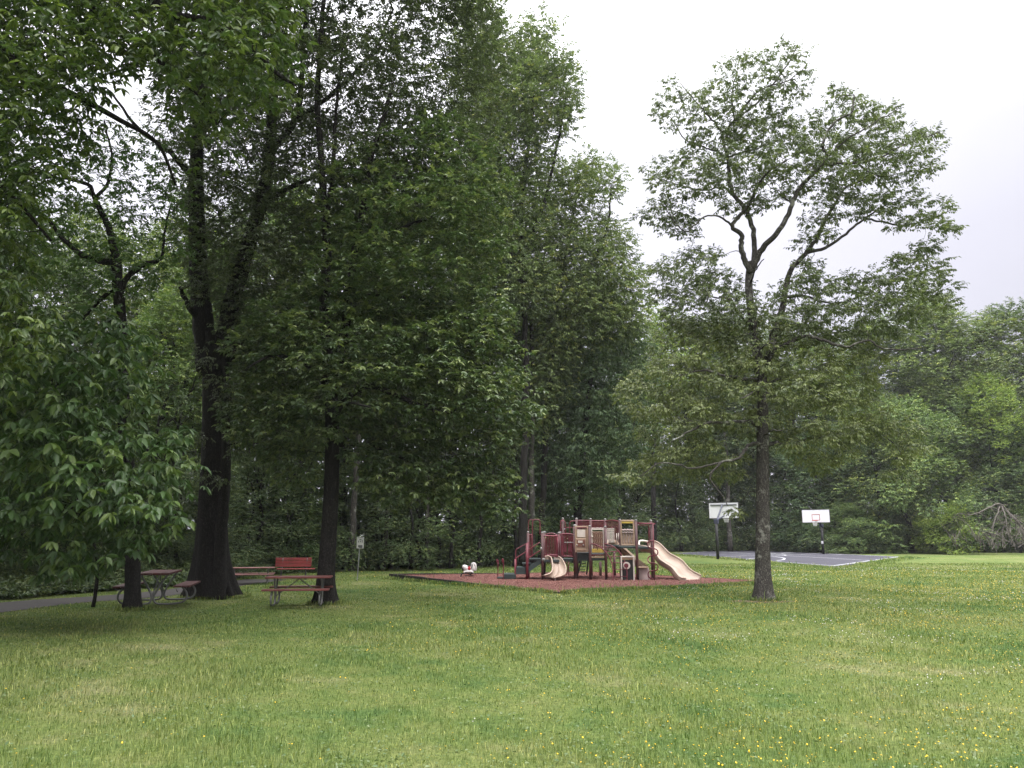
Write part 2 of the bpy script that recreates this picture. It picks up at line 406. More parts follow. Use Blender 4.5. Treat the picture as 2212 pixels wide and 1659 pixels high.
def finish_tree(root, mb_t, mb_b, parts, bark, leafm, twig_r=0.006, limbm=None, color=None):
    """trunk, branches and crown meshes under the tree's empty; geometry is in world space"""
    loc = Vector(root.location)
    def shift(m_): m_.v = [(v[0] - loc.x, v[1] - loc.y, v[2] - loc.z) for v in m_.v]; return m_
    if mb_b.v: mb_t.add(mb_b.v, mb_b.f)
    shift(mb_t).obj('trunk', bark, root, smooth=True, fix=False)
    L0 = np.array(loc); V = np.concatenate([p[0] for p in parts]) - L0; off = 0; Q = []
    for p in parts: Q.append(p[1] + off); off += len(p[0])
    T = np.concatenate([p[2] for p in parts]); nl = sum(len(q_) for q_ in Q)
    A = np.concatenate([p[3] for p in parts]); B = np.concatenate([p[4] for p in parts])
    tv, tq = twigs(A - L0, B - L0, twig_r, twig_r * .4)
    me = np_mesh('crown', np.concatenate([V, tv]), quads=np.concatenate(Q + [tq + len(V)]), attrs={'tint': np.concatenate([T, np.zeros(len(tv))])})
    me.materials.append(leafm); me.materials.append(limbm or bark)
    mi = np.zeros(len(me.polygons), dtype=np.int32); mi[nl:] = 1; me.polygons.foreach_set('material_index', mi)
    cr = link('crown', me, None, root)
    if color: cr.color = (*color, 1)
    return root
# ------------------------------------------------------------ ground, path, court, playground bed
def grass_tint(t):
    pos = geo_pos(t)
    n1 = noise(t, 0.30, 5, pos, 0.68); n2 = noise(t, 1.9, 5, pos, 0.7)
    a = N(t, 'Math', operation='MULTIPLY_ADD'); t.links.new(n2, a.inputs[0]); a.inputs[1].default_value = 0.5
    t.links.new(n1, a.inputs[2]); return a.outputs[0]
GR = [(0.60, (0.078, 0.132, 0.040)), (0.70, (0.116, 0.160, 0.046)), (0.81, (0.150, 0.182, 0.060)), (0.94, (0.212, 0.218, 0.106))]
def b_ground(t):
    c = ramp(t, grass_tint(t), GR); pos = geo_pos(t)
    fine = noise(t, 22, 5, pos, 0.7)
    c = mixc(t, ramp(t, fine, [(0.35, (0, 0, 0)), (0.65, (1, 1, 1))]), mixc(t, 1.0, c, (0.55, 0.58, 0.55), 'MULTIPLY'), mixc(t, 1.0, c, (1.08, 1.05, 1.0), 'MULTIPLY'))
    soil = noise(t, 1.7, 5, pos, .7)
    c = mixc(t, ramp(t, soil, [(0.66, (0, 0, 0)), (0.74, (.5, .5, .5))]), c, (0.13, 0.11, 0.065))
    return bsdf(t, c, 0.95, 0.1, fine, 0.8, 0.05)
M_GROUND = mat('lawn_ground', b_ground)
def b_blade(t):
    at = N(t, 'Attribute', attribute_name='tint'); c = ramp(t, grass_tint(t), GR)
    c = mixc(t, 1.0, c, ramp(t, at.outputs['Fac'], [(0.0, (0.60, 0.74, 0.6)), (0.45, (1.0, 1.02, 1.0)), (0.8, (1.5, 1.4, 1.3)), (1.0, (2.5, 2.1, 2.2))]), 'MULTIPLY')
    p = N(t, 'BsdfPrincipled'); t.links.new(c, p.inputs['Base Color']); p.inputs['Roughness'].default_value = .6; p.inputs['Specular IOR Level'].default_value = .25
    tr = N(t, 'BsdfTranslucent'); t.links.new(mixc(t, 1.0, c, (1.1, 1.25, .6), 'MULTIPLY'), tr.inputs[0])
    m_ = N(t, 'MixShader'); m_.inputs[0].default_value = .3; t.links.new(p.outputs[0], m_.inputs[1]); t.links.new(tr.outputs[0], m_.inputs[2]); return m_.outputs[0]
M_BLADE = mat('grass_blade', b_blade)
rngG = np.random.default_rng(5)
# one sheet: finer near the camera, out to the horizon
def axis_pts(lim, near, step, k=1.22):
    a = list(np.arange(0, near, step)); d = step
    while a[-1] < lim: d *= k; a.append(a[-1] + d)
    return a
ax = axis_pts(900, 40, 1.0); xs = np.array([-v for v in reversed(ax[1:])] + ax); ys = np.array([-60.0, -30, -15, -6] + [v for v in axis_pts(1200, 60, 1.0)])
XX, YY = np.meshgrid(xs, ys)
def ground_z(x, y):
    b = 0.02 * np.sin(x * .7 + 1.3) * np.cos(y * .5) + 0.03 * np.sin(x * .23 + y * .31)
    return (b - 0.03) * np.clip((60 - np.abs(y)) / 20, 0, 1)
ZZ = ground_z(XX, YY)
nx, ny = len(xs), len(ys); ii, jj = np.meshgrid(np.arange(nx - 1), np.arange(ny - 1)); a0 = (jj * nx + ii).ravel()
link('ground', np_mesh('ground', np.stack([XX.ravel(), YY.ravel(), ZZ.ravel()], 1), quads=np.stack([a0, a0 + 1, a0 + 1 + nx, a0 + nx], 1), smooth=True), M_GROUND)['kind'] = 'structure'

SOIL = []
def b_soil(t):
    pos = geo_pos(t); n1 = noise(t, 9, 6, pos, .7); return bsdf(t, ramp(t, n1, [(0.3, (0.060, 0.045, 0.030)), (0.55, (0.130, 0.105, 0.060)), (0.7, (0.11, 0.13, 0.045))]), .95, .1, n1, .6, .03)
M_SOIL = mat('bare_soil', b_soil)
for k_, (px_, py_, rx_, ry_) in enumerate(((1642, 1300, .95, .42),)):
    c_ = G(px_, py_); SOIL.append((c_.x, c_.y, rx_, ry_)); rr_ = random.Random(k_); vs = [(c_.x, c_.y, float(ground_z(c_.x, c_.y)) + .012)]
    for j in range(40): a_ = 2 * math.pi * j / 40; w_ = 1 + .18 * math.sin(3 * a_ + k_) + .12 * math.sin(7 * a_) + rr_.uniform(-.07, .07); vs.append((c_.x + rx_ * w_ * math.cos(a_), c_.y + ry_ * w_ * math.sin(a_), float(ground_z(c_.x + rx_ * math.cos(a_), c_.y + ry_ * math.sin(a_))) - .002))
    MB().add(vs, [(0, 1 + j, 1 + (j + 1) % 40) for j in range(40)]).obj('bare_soil', M_SOIL)['kind'] = 'structure'
BED = [G(843, 1251), G(1206, 1282), G(1655, 1257), G(1318, 1238)]
BED = [Vector((b.x, b.y, 0)) for b in BED]
BED[3] = BED[0] + BED[2] - BED[1]
bed2 = [(b.x, b.y) for b in BED]
COURT = [G(1438, 1196.5), G(1806, 1225), G(1960, 1204), G(1606, 1188)]
court2 = [(c.x, c.y) for c in COURT]
pc = curve([G(-420, 1362), G(-150, 1330), G(0, 1311), G(130, 1295.5), G(268, 1285), G(395, 1273.5), G(510, 1259), G(580, 1251)], 8)
PATH_W = .85
def near_path(x, y):
    d = np.full(x.shape, 1e9)
    for p in pc[::2]: d = np.minimum(d, np.hypot(x - p.x, y - p.y))
    return d
def b_asph(lo, hi):
    def b(t):
        pos = geo_pos(t); n1 = noise(t, 0.6, 5, pos); n2 = noise(t, 60, 3, pos)
        c = ramp(t, n1, [(0.3, lo), (0.7, hi)]); ck = N(t, 'TexVoronoi'); ck.feature = 'DISTANCE_TO_EDGE'; ck.inputs['Scale'].default_value = .22; t.links.new(pos, ck.inputs['Vector']); c = mixc(t, ramp(t, ck.outputs[0], [(0.0, (.8, .8, .8)), (0.012, (0, 0, 0))]), c, tuple(x * .35 for x in lo)); c = mixc(t, 0.35, c, ramp(t, n2, [(0.3, tuple(x * .5 for x in lo)), (0.8, tuple(x * 1.6 for x in hi))]))
        return bsdf(t, c, 0.85, 0.25, n2, 0.5, 0.006)
    return b
M_PATH = mat('path_asphalt', b_asph((0.036, 0.032, 0.031), (0.058, 0.052, 0.050)))
M_COURT = mat('court_asphalt', b_asph((0.040, 0.039, 0.052), (0.066, 0.064, 0.082)))
vs = []
for i, p in enumerate(pc):
    t_ = (pc[min(i + 1, len(pc) - 1)] - pc[max(0, i - 1)]).normalized(); s_ = Vector((t_.y, -t_.x, 0))
    for w_ in (-PATH_W, -PATH_W * .4, PATH_W * .4, PATH_W): q = p + s_ * w_; vs.append((q.x, q.y, float(ground_z(q.x, q.y)) + .012))
fs = [(i * 4 + j, i * 4 + j + 1, i * 4 + j + 5, i * 4 + j + 4) for i in range(len(pc) - 1) for j in range(3)]
MB().add(vs, fs).obj('path', M_PATH)['kind'] = 'structure'
mb = MB(); mb.prism([(p[0], p[1]) for p in court2], -0.05, 0.030); mb.obj('basketball_court', M_COURT)['kind'] = 'structure'
M_LINE = painted('court_line_paint', (0.50, 0.51, 0.54), 0.7, 0.35)
# court axes: hoop ends are the sides C0-C1 and C3-C2
cA = (Vector(COURT[0]) + Vector(COURT[1])) / 2; cB = (Vector(COURT[3]) + Vector(COURT[2])) / 2
eu = (cB - cA); LEN = eu.length; eu.normalize(); ev = (Vector(COURT[1]) - Vector(COURT[0])); WID = ev.length; ev.normalize()
def cpt(u, v, z=0.034): q = cA + eu * u + ev * v; return (q.x, q.y, z)
def stripe(mb, pts, w=0.14):
    pts = [Vector(p) for p in pts]; vs = []
    for i, p in enumerate(pts):
        t_ = (pts[min(i + 1, len(pts) - 1)] - pts[max(0, i - 1)]).normalized(); s_ = Vector((t_.y, -t_.x, 0)) * w / 2
        vs += [p + s_, p - s_]
    mb.add(vs, [(2 * i, 2 * i + 1, 2 * i + 3, 2 * i + 2) for i in range(len(pts) - 1)])
ln = MB(); h = WID / 2 - .5; Z = [0.034, 0.036, 0.038, 0.040]
stripe(ln, [cpt(.3, -h, Z[0]), cpt(LEN - .3, -h, Z[0])]); stripe(ln, [cpt(.3, h, Z[0]), cpt(LEN - .3, h, Z[0])])
stripe(ln, [cpt(.4, -h, Z[1]), cpt(.4, h, Z[1])]); stripe(ln, [cpt(LEN - .4, -h, Z[1]), cpt(LEN - .4, h, Z[1])]); stripe(ln, [cpt(LEN / 2, -h, Z[1]), cpt(LEN / 2, h, Z[1])])
for s_, o_ in ((1, .4), (-1, LEN - .4)):
    arc = [cpt(o_ + s_ * (1.2 + 6.2 * math.sin(a)), -6.2 * math.cos(a), Z[2]) for a in np.linspace(0, math.pi, 28)]
    stripe(ln, arc)
    stripe(ln, [cpt(o_, -2.4, Z[3]), cpt(o_ + s_ * 5.6, -1.8, Z[3]), cpt(o_ + s_ * 5.6, 1.8, Z[3]), cpt(o_, 2.4, Z[3])])
stripe(ln, [cpt(LEN / 2 + 1.6 * math.cos(a), 1.6 * math.sin(a), Z[2]) for a in np.linspace(0, 2 * math.pi, 24)])
ln.obj('court_markings', M_LINE)['kind'] = 'structure'

def b_mulch(t):
    pos = geo_pos(t); n1 = noise(t, 1.2, 4, pos); v = N(t, 'TexVoronoi'); v.inputs['Scale'].default_value = 60; t.links.new(stretch(t, pos, (1, 1.6, 1)), v.inputs['Vector'])
    c = ramp(t, v.outputs['Color'], [(0.1, (0.115, 0.052, 0.045)), (0.5, (0.175, 0.080, 0.069)), (0.9, (0.24, 0.122, 0.105))])
    c = mixc(t, 1.0, c, ramp(t, n1, [(0.3, (.8, .8, .82)), (0.7, (1.15, 1.12, 1.1))]), 'MULTIPLY')
    return bsdf(t, c, 0.95, 0.1, v.outputs['Distance'], 0.8, 0.03)
M_MULCH = mat('rubber_mulch', b_mulch)
mc = (BED[0] + BED[2]) / 2
def bed_z(x, y):
    """the bed lies a little above the lawn on its left and level with it on the right"""
    f = max(0.0, min(1.0, (BED[1].x - .3 - x) / 5.5)); return 0.035 + 0.11 * f
nb = 14; vs = []
for i in range(nb + 1):
    for j in range(nb + 1):
        p = BED[0].lerp(BED[1], i / nb).lerp(BED[3].lerp(BED[2], i / nb), j / nb)
        vs.append((p.x, p.y, bed_z(p.x, p.y) + random.uniform(-.008, .008)))
k_ = nb + 1
MB().add(vs, [(i * k_ + j, i * k_ + j + 1, (i + 1) * k_ + j + 1, (i + 1) * k_ + j) for i in range(nb) for j in range(nb)]).obj('mulch_bed', M_MULCH, smooth=True)['kind'] = 'structure'
# loose chips on top
rc = np.random.default_rng(8); n = 30000; a = rc.random(n); b = rc.random(n)
B0, B1, B2, B3 = [np.array(v) for v in BED]
p = (B0 + (B1 - B0) * a[:, None]) + ((B3 - B0) + (B2 - B1 - B3 + B0) * a[:, None]) * b[:, None]
p[:, 2] = np.array([bed_z(x, y) for x, y in p[:, :2]]) + rc.uniform(.006, .02, n)
th = rc.uniform(0, 6.28, n); l = rc.uniform(.008, .020, n); w = rc.uniform(.004, .008, n)
dx = np.stack([np.cos(th) * l, np.sin(th) * l, rc.uniform(-.4, .4, n) * l], 1); dy = np.stack([-np.sin(th) * w, np.cos(th) * w, rc.uniform(-.5, .5, n) * w], 1)
V = np.stack([p - dx - dy, p + dx - dy, p + dx + dy, p - dx + dy], 1).reshape(-1, 3)
def b_chip(t):
    at = N(t, 'Attribute', attribute_name='tint'); return bsdf(t, ramp(t, at.outputs['Fac'], [(0, (0.135, 0.052, 0.043)), (.6, (0.190, 0.088, 0.074)), (1, (0.34, 0.18, 0.145))]), .9, .15)
ch = link('mulch_chips', np_mesh('mulch_chips', V, quads=np.arange(4 * n).reshape(-1, 4), attrs={'tint': np.repeat(rc.random(n), 4)}), mat('mulch_chip', b_chip)); ch['kind'] = 'stuff'
M_TIMBER = bark_mat('old_timber', (0.030, 0.026, 0.024), (0.075, 0.065, 0.055), None, 1.4)
def timber(p, q, name_label, zt):
    d = (q - p); L = d.length; rz = math.atan2(d.y, d.x); c = (p + q) / 2
    o = MB().box((0, 0, 0), (L - .012, .13, .2), bev=.012).obj('edging_timber', M_TIMBER)
    o.location = (c.x, c.y, zt(c.x, c.y) - .092 + .05 * (zt(c.x, c.y) - .035) / .11); o.rotation_euler = (0, 0, rz)
    dz = zt(q.x, q.y) - zt(p.x, p.y); o.rotation_euler = (0, -math.atan2(dz, L), rz)
    tag(o, name_label, 'edging timber', 'timbers edging the playground bed'); return o
sides = [(0, 1, 4, ['weathered dark timber at the far left corner of the red bed, facing the lawn', 'second dark timber from the left corner on the lawn side of the bed', 'third dark timber on the lawn side of the bed, half sunk in grass', 'low timber at the near corner of the bed, mostly buried by grass']),
         (1, 2, 4, ['sunken timber just right of the near corner of the red bed', 'sunken timber in front of the twin arch ladders', 'timber end showing in the grass in front of the long slide', 'low timber leading to the corner behind the lone tree trunk']),
         (2, 3, 4, ['thin dark timber behind the lone tree trunk at the right corner of the bed', 'thin dark timber beyond the foot of the long slide', 'rear timber of the bed seen behind the climbing pole', 'rear timber at the back corner behind the decks']),
         (3, 0, 4, ['rear timber behind the tall back posts', 'rear timber behind the entry steps', 'rear timber beyond the spring rider, right half', 'rear timber beyond the spring rider, at the left corner'])]
for a_, b_, n_, labs in sides:
    for k in range(n_):
        p_ = BED[a_].lerp(BED[b_], k / n_); q_ = BED[a_].lerp(BED[b_], (k + 1) / n_)
        timber(p_, q_, labs[k], bed_z)

# ------------------------------------------------------------ grass blades, weeds and flowers
def scatter(rng, n, d0, d1, pw):
    """ground points in the view wedge, density falling with distance like d**-pw"""
    e = 2 - pw; u = rng.random(n); d = (d0 ** e + u * (d1 ** e - d0 ** e)) ** (1 / e)
    x = rng.uniform(-.80, .74, n) * (d + 1.5); return x, d
def on_lawn(x, y, pad=0.0):
    ok = ~inpoly(x, y, bed2) & ~inpoly(x, y, court2)
    ok &= near_path(x, y) > PATH_W + pad + .05 * np.sin(x * 5) + .05 * np.cos(y * 7); return ok
rg = np.random.default_rng(11)
x, y = scatter(rg, 600000, 3.6, 46, 1.5); ok = on_lawn(x, y)
for sx_, sy_, rx_, ry_ in SOIL: ok &= (((x - sx_) / rx_) ** 2 + ((y - sy_) / ry_) ** 2 > 1) | (rg.random(len(x)) < .3)
x, y = x[ok], y[ok]
def fringe(pa, pb, n_, w_):
    f_ = rg.random(n_); o_ = -np.abs(rg.normal(0, w_, n_)); d_ = (pb - pa); nrm_ = Vector((d_.y, -d_.x, 0)).normalized(); mid_ = (BED[0] + BED[2]) / 2
    if nrm_.dot(mid_ - pa) > 0: nrm_ = -nrm_
    wob_ = .07 * np.sin(f_ * 40) + .05 * np.sin(f_ * 93 + 1)
    return pa.x + d_.x * f_ - nrm_.x * (o_ - wob_), pa.y + d_.y * f_ - nrm_.y * (o_ - wob_)
fx, fy = [], []
for pa, pb, n_, w_ in ((BED[0], BED[1], 4000, .12), (BED[1], BED[2], 11000, .16), (BED[2], BED[3], 3000, .12), (BED[3], BED[0], 3000, .12)):
    a_, b_ = fringe(pa, pb, n_, w_); fx.append(a_); fy.append(b_)
for sx_, sy_, r_ in [(G(1650, 1298).x, G(1650, 1298).y, .30), (G(455, 1288).x, G(455, 1288).y + .4, .80), (G(703, 1301).x, G(703, 1301).y, .34), (G(287, 1312).x, G(287, 1312).y, .24)]:
    a_ = rg.uniform(0, 6.28, 500); q_ = r_ + np.abs(rg.normal(0, .08, 500)); fx.append(sx_ + q_ * np.cos(a_)); fy.append(sy_ + q_ * np.sin(a_))
for pa, pb, n_ in ((COURT[0], COURT[1], 5000), (COURT[1], COURT[2], 5000)):
    f_ = rg.random(n_); d_ = pb - pa; nr_ = Vector((d_.y, -d_.x, 0)).normalized(); cm_ = (COURT[0] + COURT[2]) / 2
    if nr_.dot(cm_ - pa) > 0: nr_ = -nr_
    o_ = np.abs(rg.normal(0, .5, n_)) - .12 - .12 * np.sin(f_ * 30) - .08 * np.sin(f_ * 71); fx.append(pa.x + d_.x * f_ + nr_.x * o_); fy.append(pa.y + d_.y * f_ + nr_.y * o_)
nf = sum(len(v) for v in fx); x = np.concatenate([x] + fx); y = np.concatenate([y] + fy); n = len(x)
lush = .5 + .5 * np.sin(x * .9 + 1.7 * np.sin(y * .45)) * np.cos(y * .8 + 1.3 * np.sin(x * .6))
lush = np.clip(lush * .6 + .4 * (.5 + .5 * np.sin(x * 2.7 + y * 1.9 + 2 * np.sin(y * 1.1))), 0, 1)
sh = np.clip((y - 15) / 6, 0, 1) * np.clip((-x) / 3, 0, 1)
L = (0.030 + 0.055 * lush ** 2) * rg.uniform(.5, 1.5, n) * (1 - .35 * sh) * np.maximum(1, (y / 16) ** .35)
L[n - nf:] = rg.uniform(.06, .17, nf); tall = rg.random(n) < .012; L = np.where(tall, L * 2.3, L)
Wd = 0.0034 * rg.uniform(.7, 1.5, n) * np.maximum(1, (y / 6.0) ** .95)
th = rg.uniform(0, 2 * math.pi, n); lean = rg.uniform(.15, 1.05, n)
dh = np.stack([np.cos(th), np.sin(th), np.zeros(n)], 1); wv = np.stack([-np.sin(th + rg.normal(0, .5, n)), np.cos(th), np.zeros(n)], 1)
z0 = ground_z(x, y); b0 = np.stack([x, y, z0 - .004], 1); up = np.array([0, 0, 1.])
m_ = b0 + (up * .62 + dh * (.28 * lean)[:, None]) * L[:, None]; tp = b0 + (up * (1.0 - .38 * lean)[:, None] + dh * lean[:, None] * .85) * L[:, None]
hw = wv * (Wd / 2)[:, None]
V = np.stack([b0 - hw, b0 + hw, m_ + hw * .8, m_ - hw * .8, tp], 1).reshape(-1, 3)
i5 = np.arange(n)[:, None] * 5; tint = np.clip(rg.normal(.42, .27, n), 0, .93); tint = np.where(rg.random(n) < .045, 1.0, tint)
g = link('grass', np_mesh('grass', V, quads=i5 + np.array([0, 1, 2, 3]), tris=i5 + np.array([3, 2, 4]), attrs={'tint': np.repeat(tint, 5)}), M_BLADE); g['kind'] = 'stuff'
# low broad weeds and clover leaves
x, y = scatter(rg, 60000, 3.6, 30, 1.6); ok = on_lawn(x, y); x, y = x[ok], y[ok]
pn = .5 + .5 * np.sin(x * 1.9 + 3 * np.sin(y * .7)) * np.sin(y * 1.6 + 2 * np.sin(x * .8)); ok = rg.random(len(x)) < pn ** 2 + .1; x, y = x[ok], y[ok]; n = len(x)
B = np.stack([x, y, ground_z(x, y) + rg.uniform(.008, .035, n)], 1); d = np.stack([rg.normal(0, 1, n), rg.normal(0, 1, n), rg.uniform(-.2, .5, n)], 1)
nn = unit(np.stack([rg.normal(0, .35, n), rg.normal(0, .35, n), np.ones(n)], 1)); Lw = rg.uniform(.014, .04, n) * np.maximum(1, (y / 9) ** .5)
V, Q = leaf_geo(B, unit(d), nn, Lw, Lw * .6)
M_WEED = leaf_mat('leaf_weed', (0.07, 0.125, 0.045), (0.115, 0.165, 0.06), (0.18, 0.22, 0.10), .2, .5, .4)
w_ = link('lawn_weeds', np_mesh('lawn_weeds', V, quads=Q, attrs={'tint': np.repeat(rg.random(n), 6)}), M_WEED); w_['kind'] = 'stuff'
def flowers(name, x, y, hgt, rad, cup, m_head, nside, lift=0.0, seed=1, stem=True):
    r_ = np.random.default_rng(seed); n = len(x); z = ground_z(x, y) + hgt * r_.uniform(.6, 1.25, n); R_ = rad * r_.uniform(.75, 1.2, n) * np.maximum(1, (y / 11) ** .6)
    c = np.stack([x, y, z], 1); tx = r_.normal(0, .3, n); ty = r_.normal(0, .3, n)
    vs = [c - np.array([0, 0, 1.]) * (R_ * cup)[:, None]]
    for j in range(nside):
        a = 2 * math.pi * j / nside + r_.uniform(0, 1); rr = R_ * (1 if j % 2 == 0 or nside < 8 else .72)
        vs.append(c + np.stack([np.cos(a) * rr, np.sin(a) * rr, (np.cos(a) * tx + np.sin(a) * ty) * rr], 1))
    vs.append(c + np.array([0, 0, 1.]) * (R_ * lift)[:, None])
    V = np.stack(vs, 1); k = nside + 2; T = []
    i0 = np.arange(n)[:, None] * k
    for j in range(nside):
        a, b = 1 + j, 1 + (j + 1) % nside; T += [i0 + np.array([0, b, a]), i0 + np.array([nside + 1, a, b])]
    o = link(name, np_mesh(name, V.reshape(-1, 3), tris=np.concatenate(T)), m_head); o['kind'] = 'stuff'
    if stem:
        A = c.copy(); A[:, 2] = ground_z(x, y); A[:, :2] += r_.normal(0, .02, (n, 2)); tv, tq = twigs(A, c, .0012, .0009)
        s = link('flower_stalks', np_mesh('flower_stalks', tv, quads=tq, attrs={'tint': np.full(len(tv), .6)}), M_BLADE); s['kind'] = 'stuff'
rf = np.random.default_rng(21)
x, y = scatter(rf, 70000, 3.7, 36, 1.0); ok = on_lawn(x, y, .5)
pn = .5 + .5 * np.sin(x * .8 + 2 * np.sin(y * .5)) * np.cos(y * .9 + 1.5 * np.sin(x * .5)); side = np.clip(.30 + x / (y + 1.5) * 1.1, .035, 1)
ok &= rf.random(len(x)) < (.15 + .85 * pn ** 2) * side * np.where((y > 8.5) & (y < 11) & (x < 2), .25, 1) ; x, y = x[ok], y[ok]
M_YEL = mat('buttercup_petal', lambda t: bsdf(t, (0.78, 0.50, 0.015), .35, .5))
flowers('buttercup_flowers', x, y, .085, .0072, .55, M_YEL, 6, -.2, 3)
x, y = scatter(rf, 26000, 4.5, 42, 1.1); ok = on_lawn(x, y, .5)
pn = np.sin(x * 1.1 + 2.3 * np.sin(y * .8 + 1)) * np.cos(y * 1.3 + 1.8 * np.sin(x * .7)); band = ((y > 17.5) & (y < 22) & (x > 6)) | ((y > 8) & (x > 2.3))
ok &= (pn > .45) & (rf.random(len(x)) < .75) & band | ((rf.random(len(x)) < .012) & (x > -1)); x, y = x[ok], y[ok]
M_WHT = mat('clover_bloom', lambda t: bsdf(t, (0.62, 0.60, 0.56), .8, .2))
flowers('clover_flowers', x, y, .06, .0095, .5, M_WHT, 8, .7, 4, False)

# ------------------------------------------------------------ the lone tree at the right
def lone_tree():
    rng = np.random.default_rng(42); Y = G(1650, 1298).y; base = G(1650, 1298); mt, mb = MB(), MB(); nodes, nr = [], []
    tp = curve(px_path([(1650, 1298), (1648, 1220), (1648, 1130), (1648, 1030), (1648, 930, .05), (1648, 832, .1), (1640, 780, .1), (1630, 735, .15), (1626, 690, .2), (1619, 640, .2), (1618, 600, .2), (1622, 565, .2)], Y), 5)
    H = tp[-1].z
    rf_ = lambda h: .185 * (1 - .52 * (h / H) ** 1.1) + .02 * math.exp(-h * 2)
    trunk_flared(mt, tp, rf_, 26, 6, .42, .75, 3, .03)
    nodes += [tuple(p) for p in tp[14:]]; nr += [rf_(p.z) for p in tp[14:]]
    L = lambda pts, r0, r1, s=7: limb(mt, px_path([(a[0], a[1], (a[2] if len(a) > 2 else 0) + .15) for a in pts], Y), r0, r1, s, 5, nodes, nr, .012, rng)
    L([(1621, 590), (1609, 562, -.1), (1600, 530, -.2), (1602, 507, -.3), (1581, 490, -.4), (1599, 465, -.4), (1618, 442, -.5), (1641, 396, -.7), (1658, 372, -.9), (1700, 345, -1.1)], 0.086, 0.027)
    L([(1623, 585), (1629, 560, .1), (1628, 507, .2), (1614, 458, .3), (1588, 425, .4), (1577, 395, .4), (1572, 340, .5), (1563, 308, .5), (1565, 285, .5), (1590, 258, .4), (1632, 224, .3), (1664, 190, .2), (1700, 140, .1), (1720, 105, .1)], 0.081, 0.016)
    L([(1623, 580), (1642, 545, -.1), (1664, 519, -.3), (1689, 490, -.5), (1710, 440, -.6), (1731, 402, -.7), (1764, 369, -.8), (1785, 340, -.9), (1778, 310, -.9), (1802, 264, -1), (1839, 244, -1.1), (1845, 205, -1.1)], 0.092, 0.019)
    L([(1760, 372, -.8), (1785, 357, -.7), (1848, 352, -.5), (1898, 343, -.3), (1940, 319, -.2), (1998, 296, -.1), (2030, 285)], 0.046, 0.014)
    L([(1572, 345, .5), (1545, 325, .7), (1520, 318, .8), (1480, 300, .9), (1450, 255, 1)], 0.034, 0.014)
    L([(1588, 425, .4), (1560, 405, .6), (1520, 410, .8), (1470, 400, 1.0), (1420, 385, 1.1)], 0.034, 0.014)
    L([(1581, 490, -.4), (1560, 470, -.6), (1520, 468, -.8), (1480, 500, -.9), (1440, 455, -1)], 0.032, 0.012)
    # second leader, right of the trunk
    L([(1650, 790, .1), (1664, 761, .1), (1674, 715, .2), (1690, 665, .3), (1698, 620, .3), (1710, 582, .3), (1739, 548, .2), (1760, 519, .2), (1789, 465, .2), (1802, 444, .3), (1831, 402, .4), (1880, 385, .4)], 0.115, 0.024, 9)
    L([(1745, 545, .2), (1781, 536, .5), (1827, 506, .9), (1864, 474, 1.1), (1894, 477, 1.2), (1956, 486, 1.4), (2019, 469, 1.5), (2050, 455, 1.5)], 0.052, 0.014)
    L([(1655, 775, 0), (1664, 762, -.2), (1705, 740, -.6), (1739, 727, -.8), (1781, 736, -1), (1827, 750, -1.1), (1873, 735, -1.2), (1906, 752, -1.2), (1948, 755, -1.3), (1990, 752, -1.3)], 0.063, 0.014)
    L([(1628, 735, .1), (1622, 700, -.2), (1600, 685, -.5), (1580, 650, -.6), (1540, 640, -.7), (1480, 620, -.8)], 0.046, 0.014)
    L([(1698, 640, .3), (1740, 640, .6), (1800, 655, .8), (1860, 640, 1), (1930, 600, 1.2), (1990, 560, 1.3)], 0.040, 0.012)
    L([(1646, 822, .1), (1614, 819, -.3), (1565, 812, -.7), (1520, 800, -.9), (1470, 810, -1.1)], 0.068, 0.014)
    L([(1650, 832, 0), (1672, 824, .4), (1697, 817, .7), (1743, 838, 1), (1789, 849, 1.2), (1830, 835, 1.3)], 0.061, 0.013)
    L([(1646, 930, 0), (1622, 911, -.4), (1576, 913, -.8), (1526, 915, -1.2), (1488, 932, -1.5), (1450, 955, -1.6)], 0.068, 0.013)
    L([(1646, 960, 0), (1630, 958, -.4), (1609, 970, -.7), (1597, 990, -1), (1559, 999, -1.3), (1534, 1028, -1.4), (1545, 1050, -1.4), (1562, 1072, -1.4), (1572, 1092, -1.4)], 0.054, 0.011)
    L([(1652, 962, 0), (1680, 958, .4), (1714, 966, .8), (1731, 953, 1), (1768, 943, 1.3), (1831, 959, 1.2), (1894, 940, 1.0), (1935, 960, .8), (1955, 1010, .6)], 0.061, 0.010)
    L([(1600, 245, .4), (1640, 195, 0), (1700, 175, -.3), (1735, 150, -.4)], 0.030, 0.010); L([(1565, 290, .5), (1530, 250, .2), (1500, 215, 0), (1470, 180, -.2)], 0.034, 0.010); L([(1588, 262, .4), (1580, 210, .6), (1590, 160, .8), (1600, 115, .9)], 0.030, 0.008)
    L([(1572, 340, .5), (1600, 330, .2), (1640, 320, -.1), (1690, 300, -.4)], 0.027, 0.008); L([(1710, 440, -.6), (1680, 415, -.2), (1660, 400, .2)], 0.024, 0.008); L([(1785, 340, -.9), (1830, 300, -1.2), (1880, 270, -1.4), (1940, 235, -1.5)], 0.034, 0.010)
    L([(1848, 352, -.5), (1900, 380, -.2), (1960, 370, 0)], 0.027, 0.008); L([(1864, 474, 1.1), (1920, 440, .9), (1980, 430, .8)], 0.030, 0.008)
    L([(1559, 999, -1.3), (1500, 1010, -1.5), (1430, 1000, -1.7), (1380, 1030, -1.8)], 0.030, 0.010)
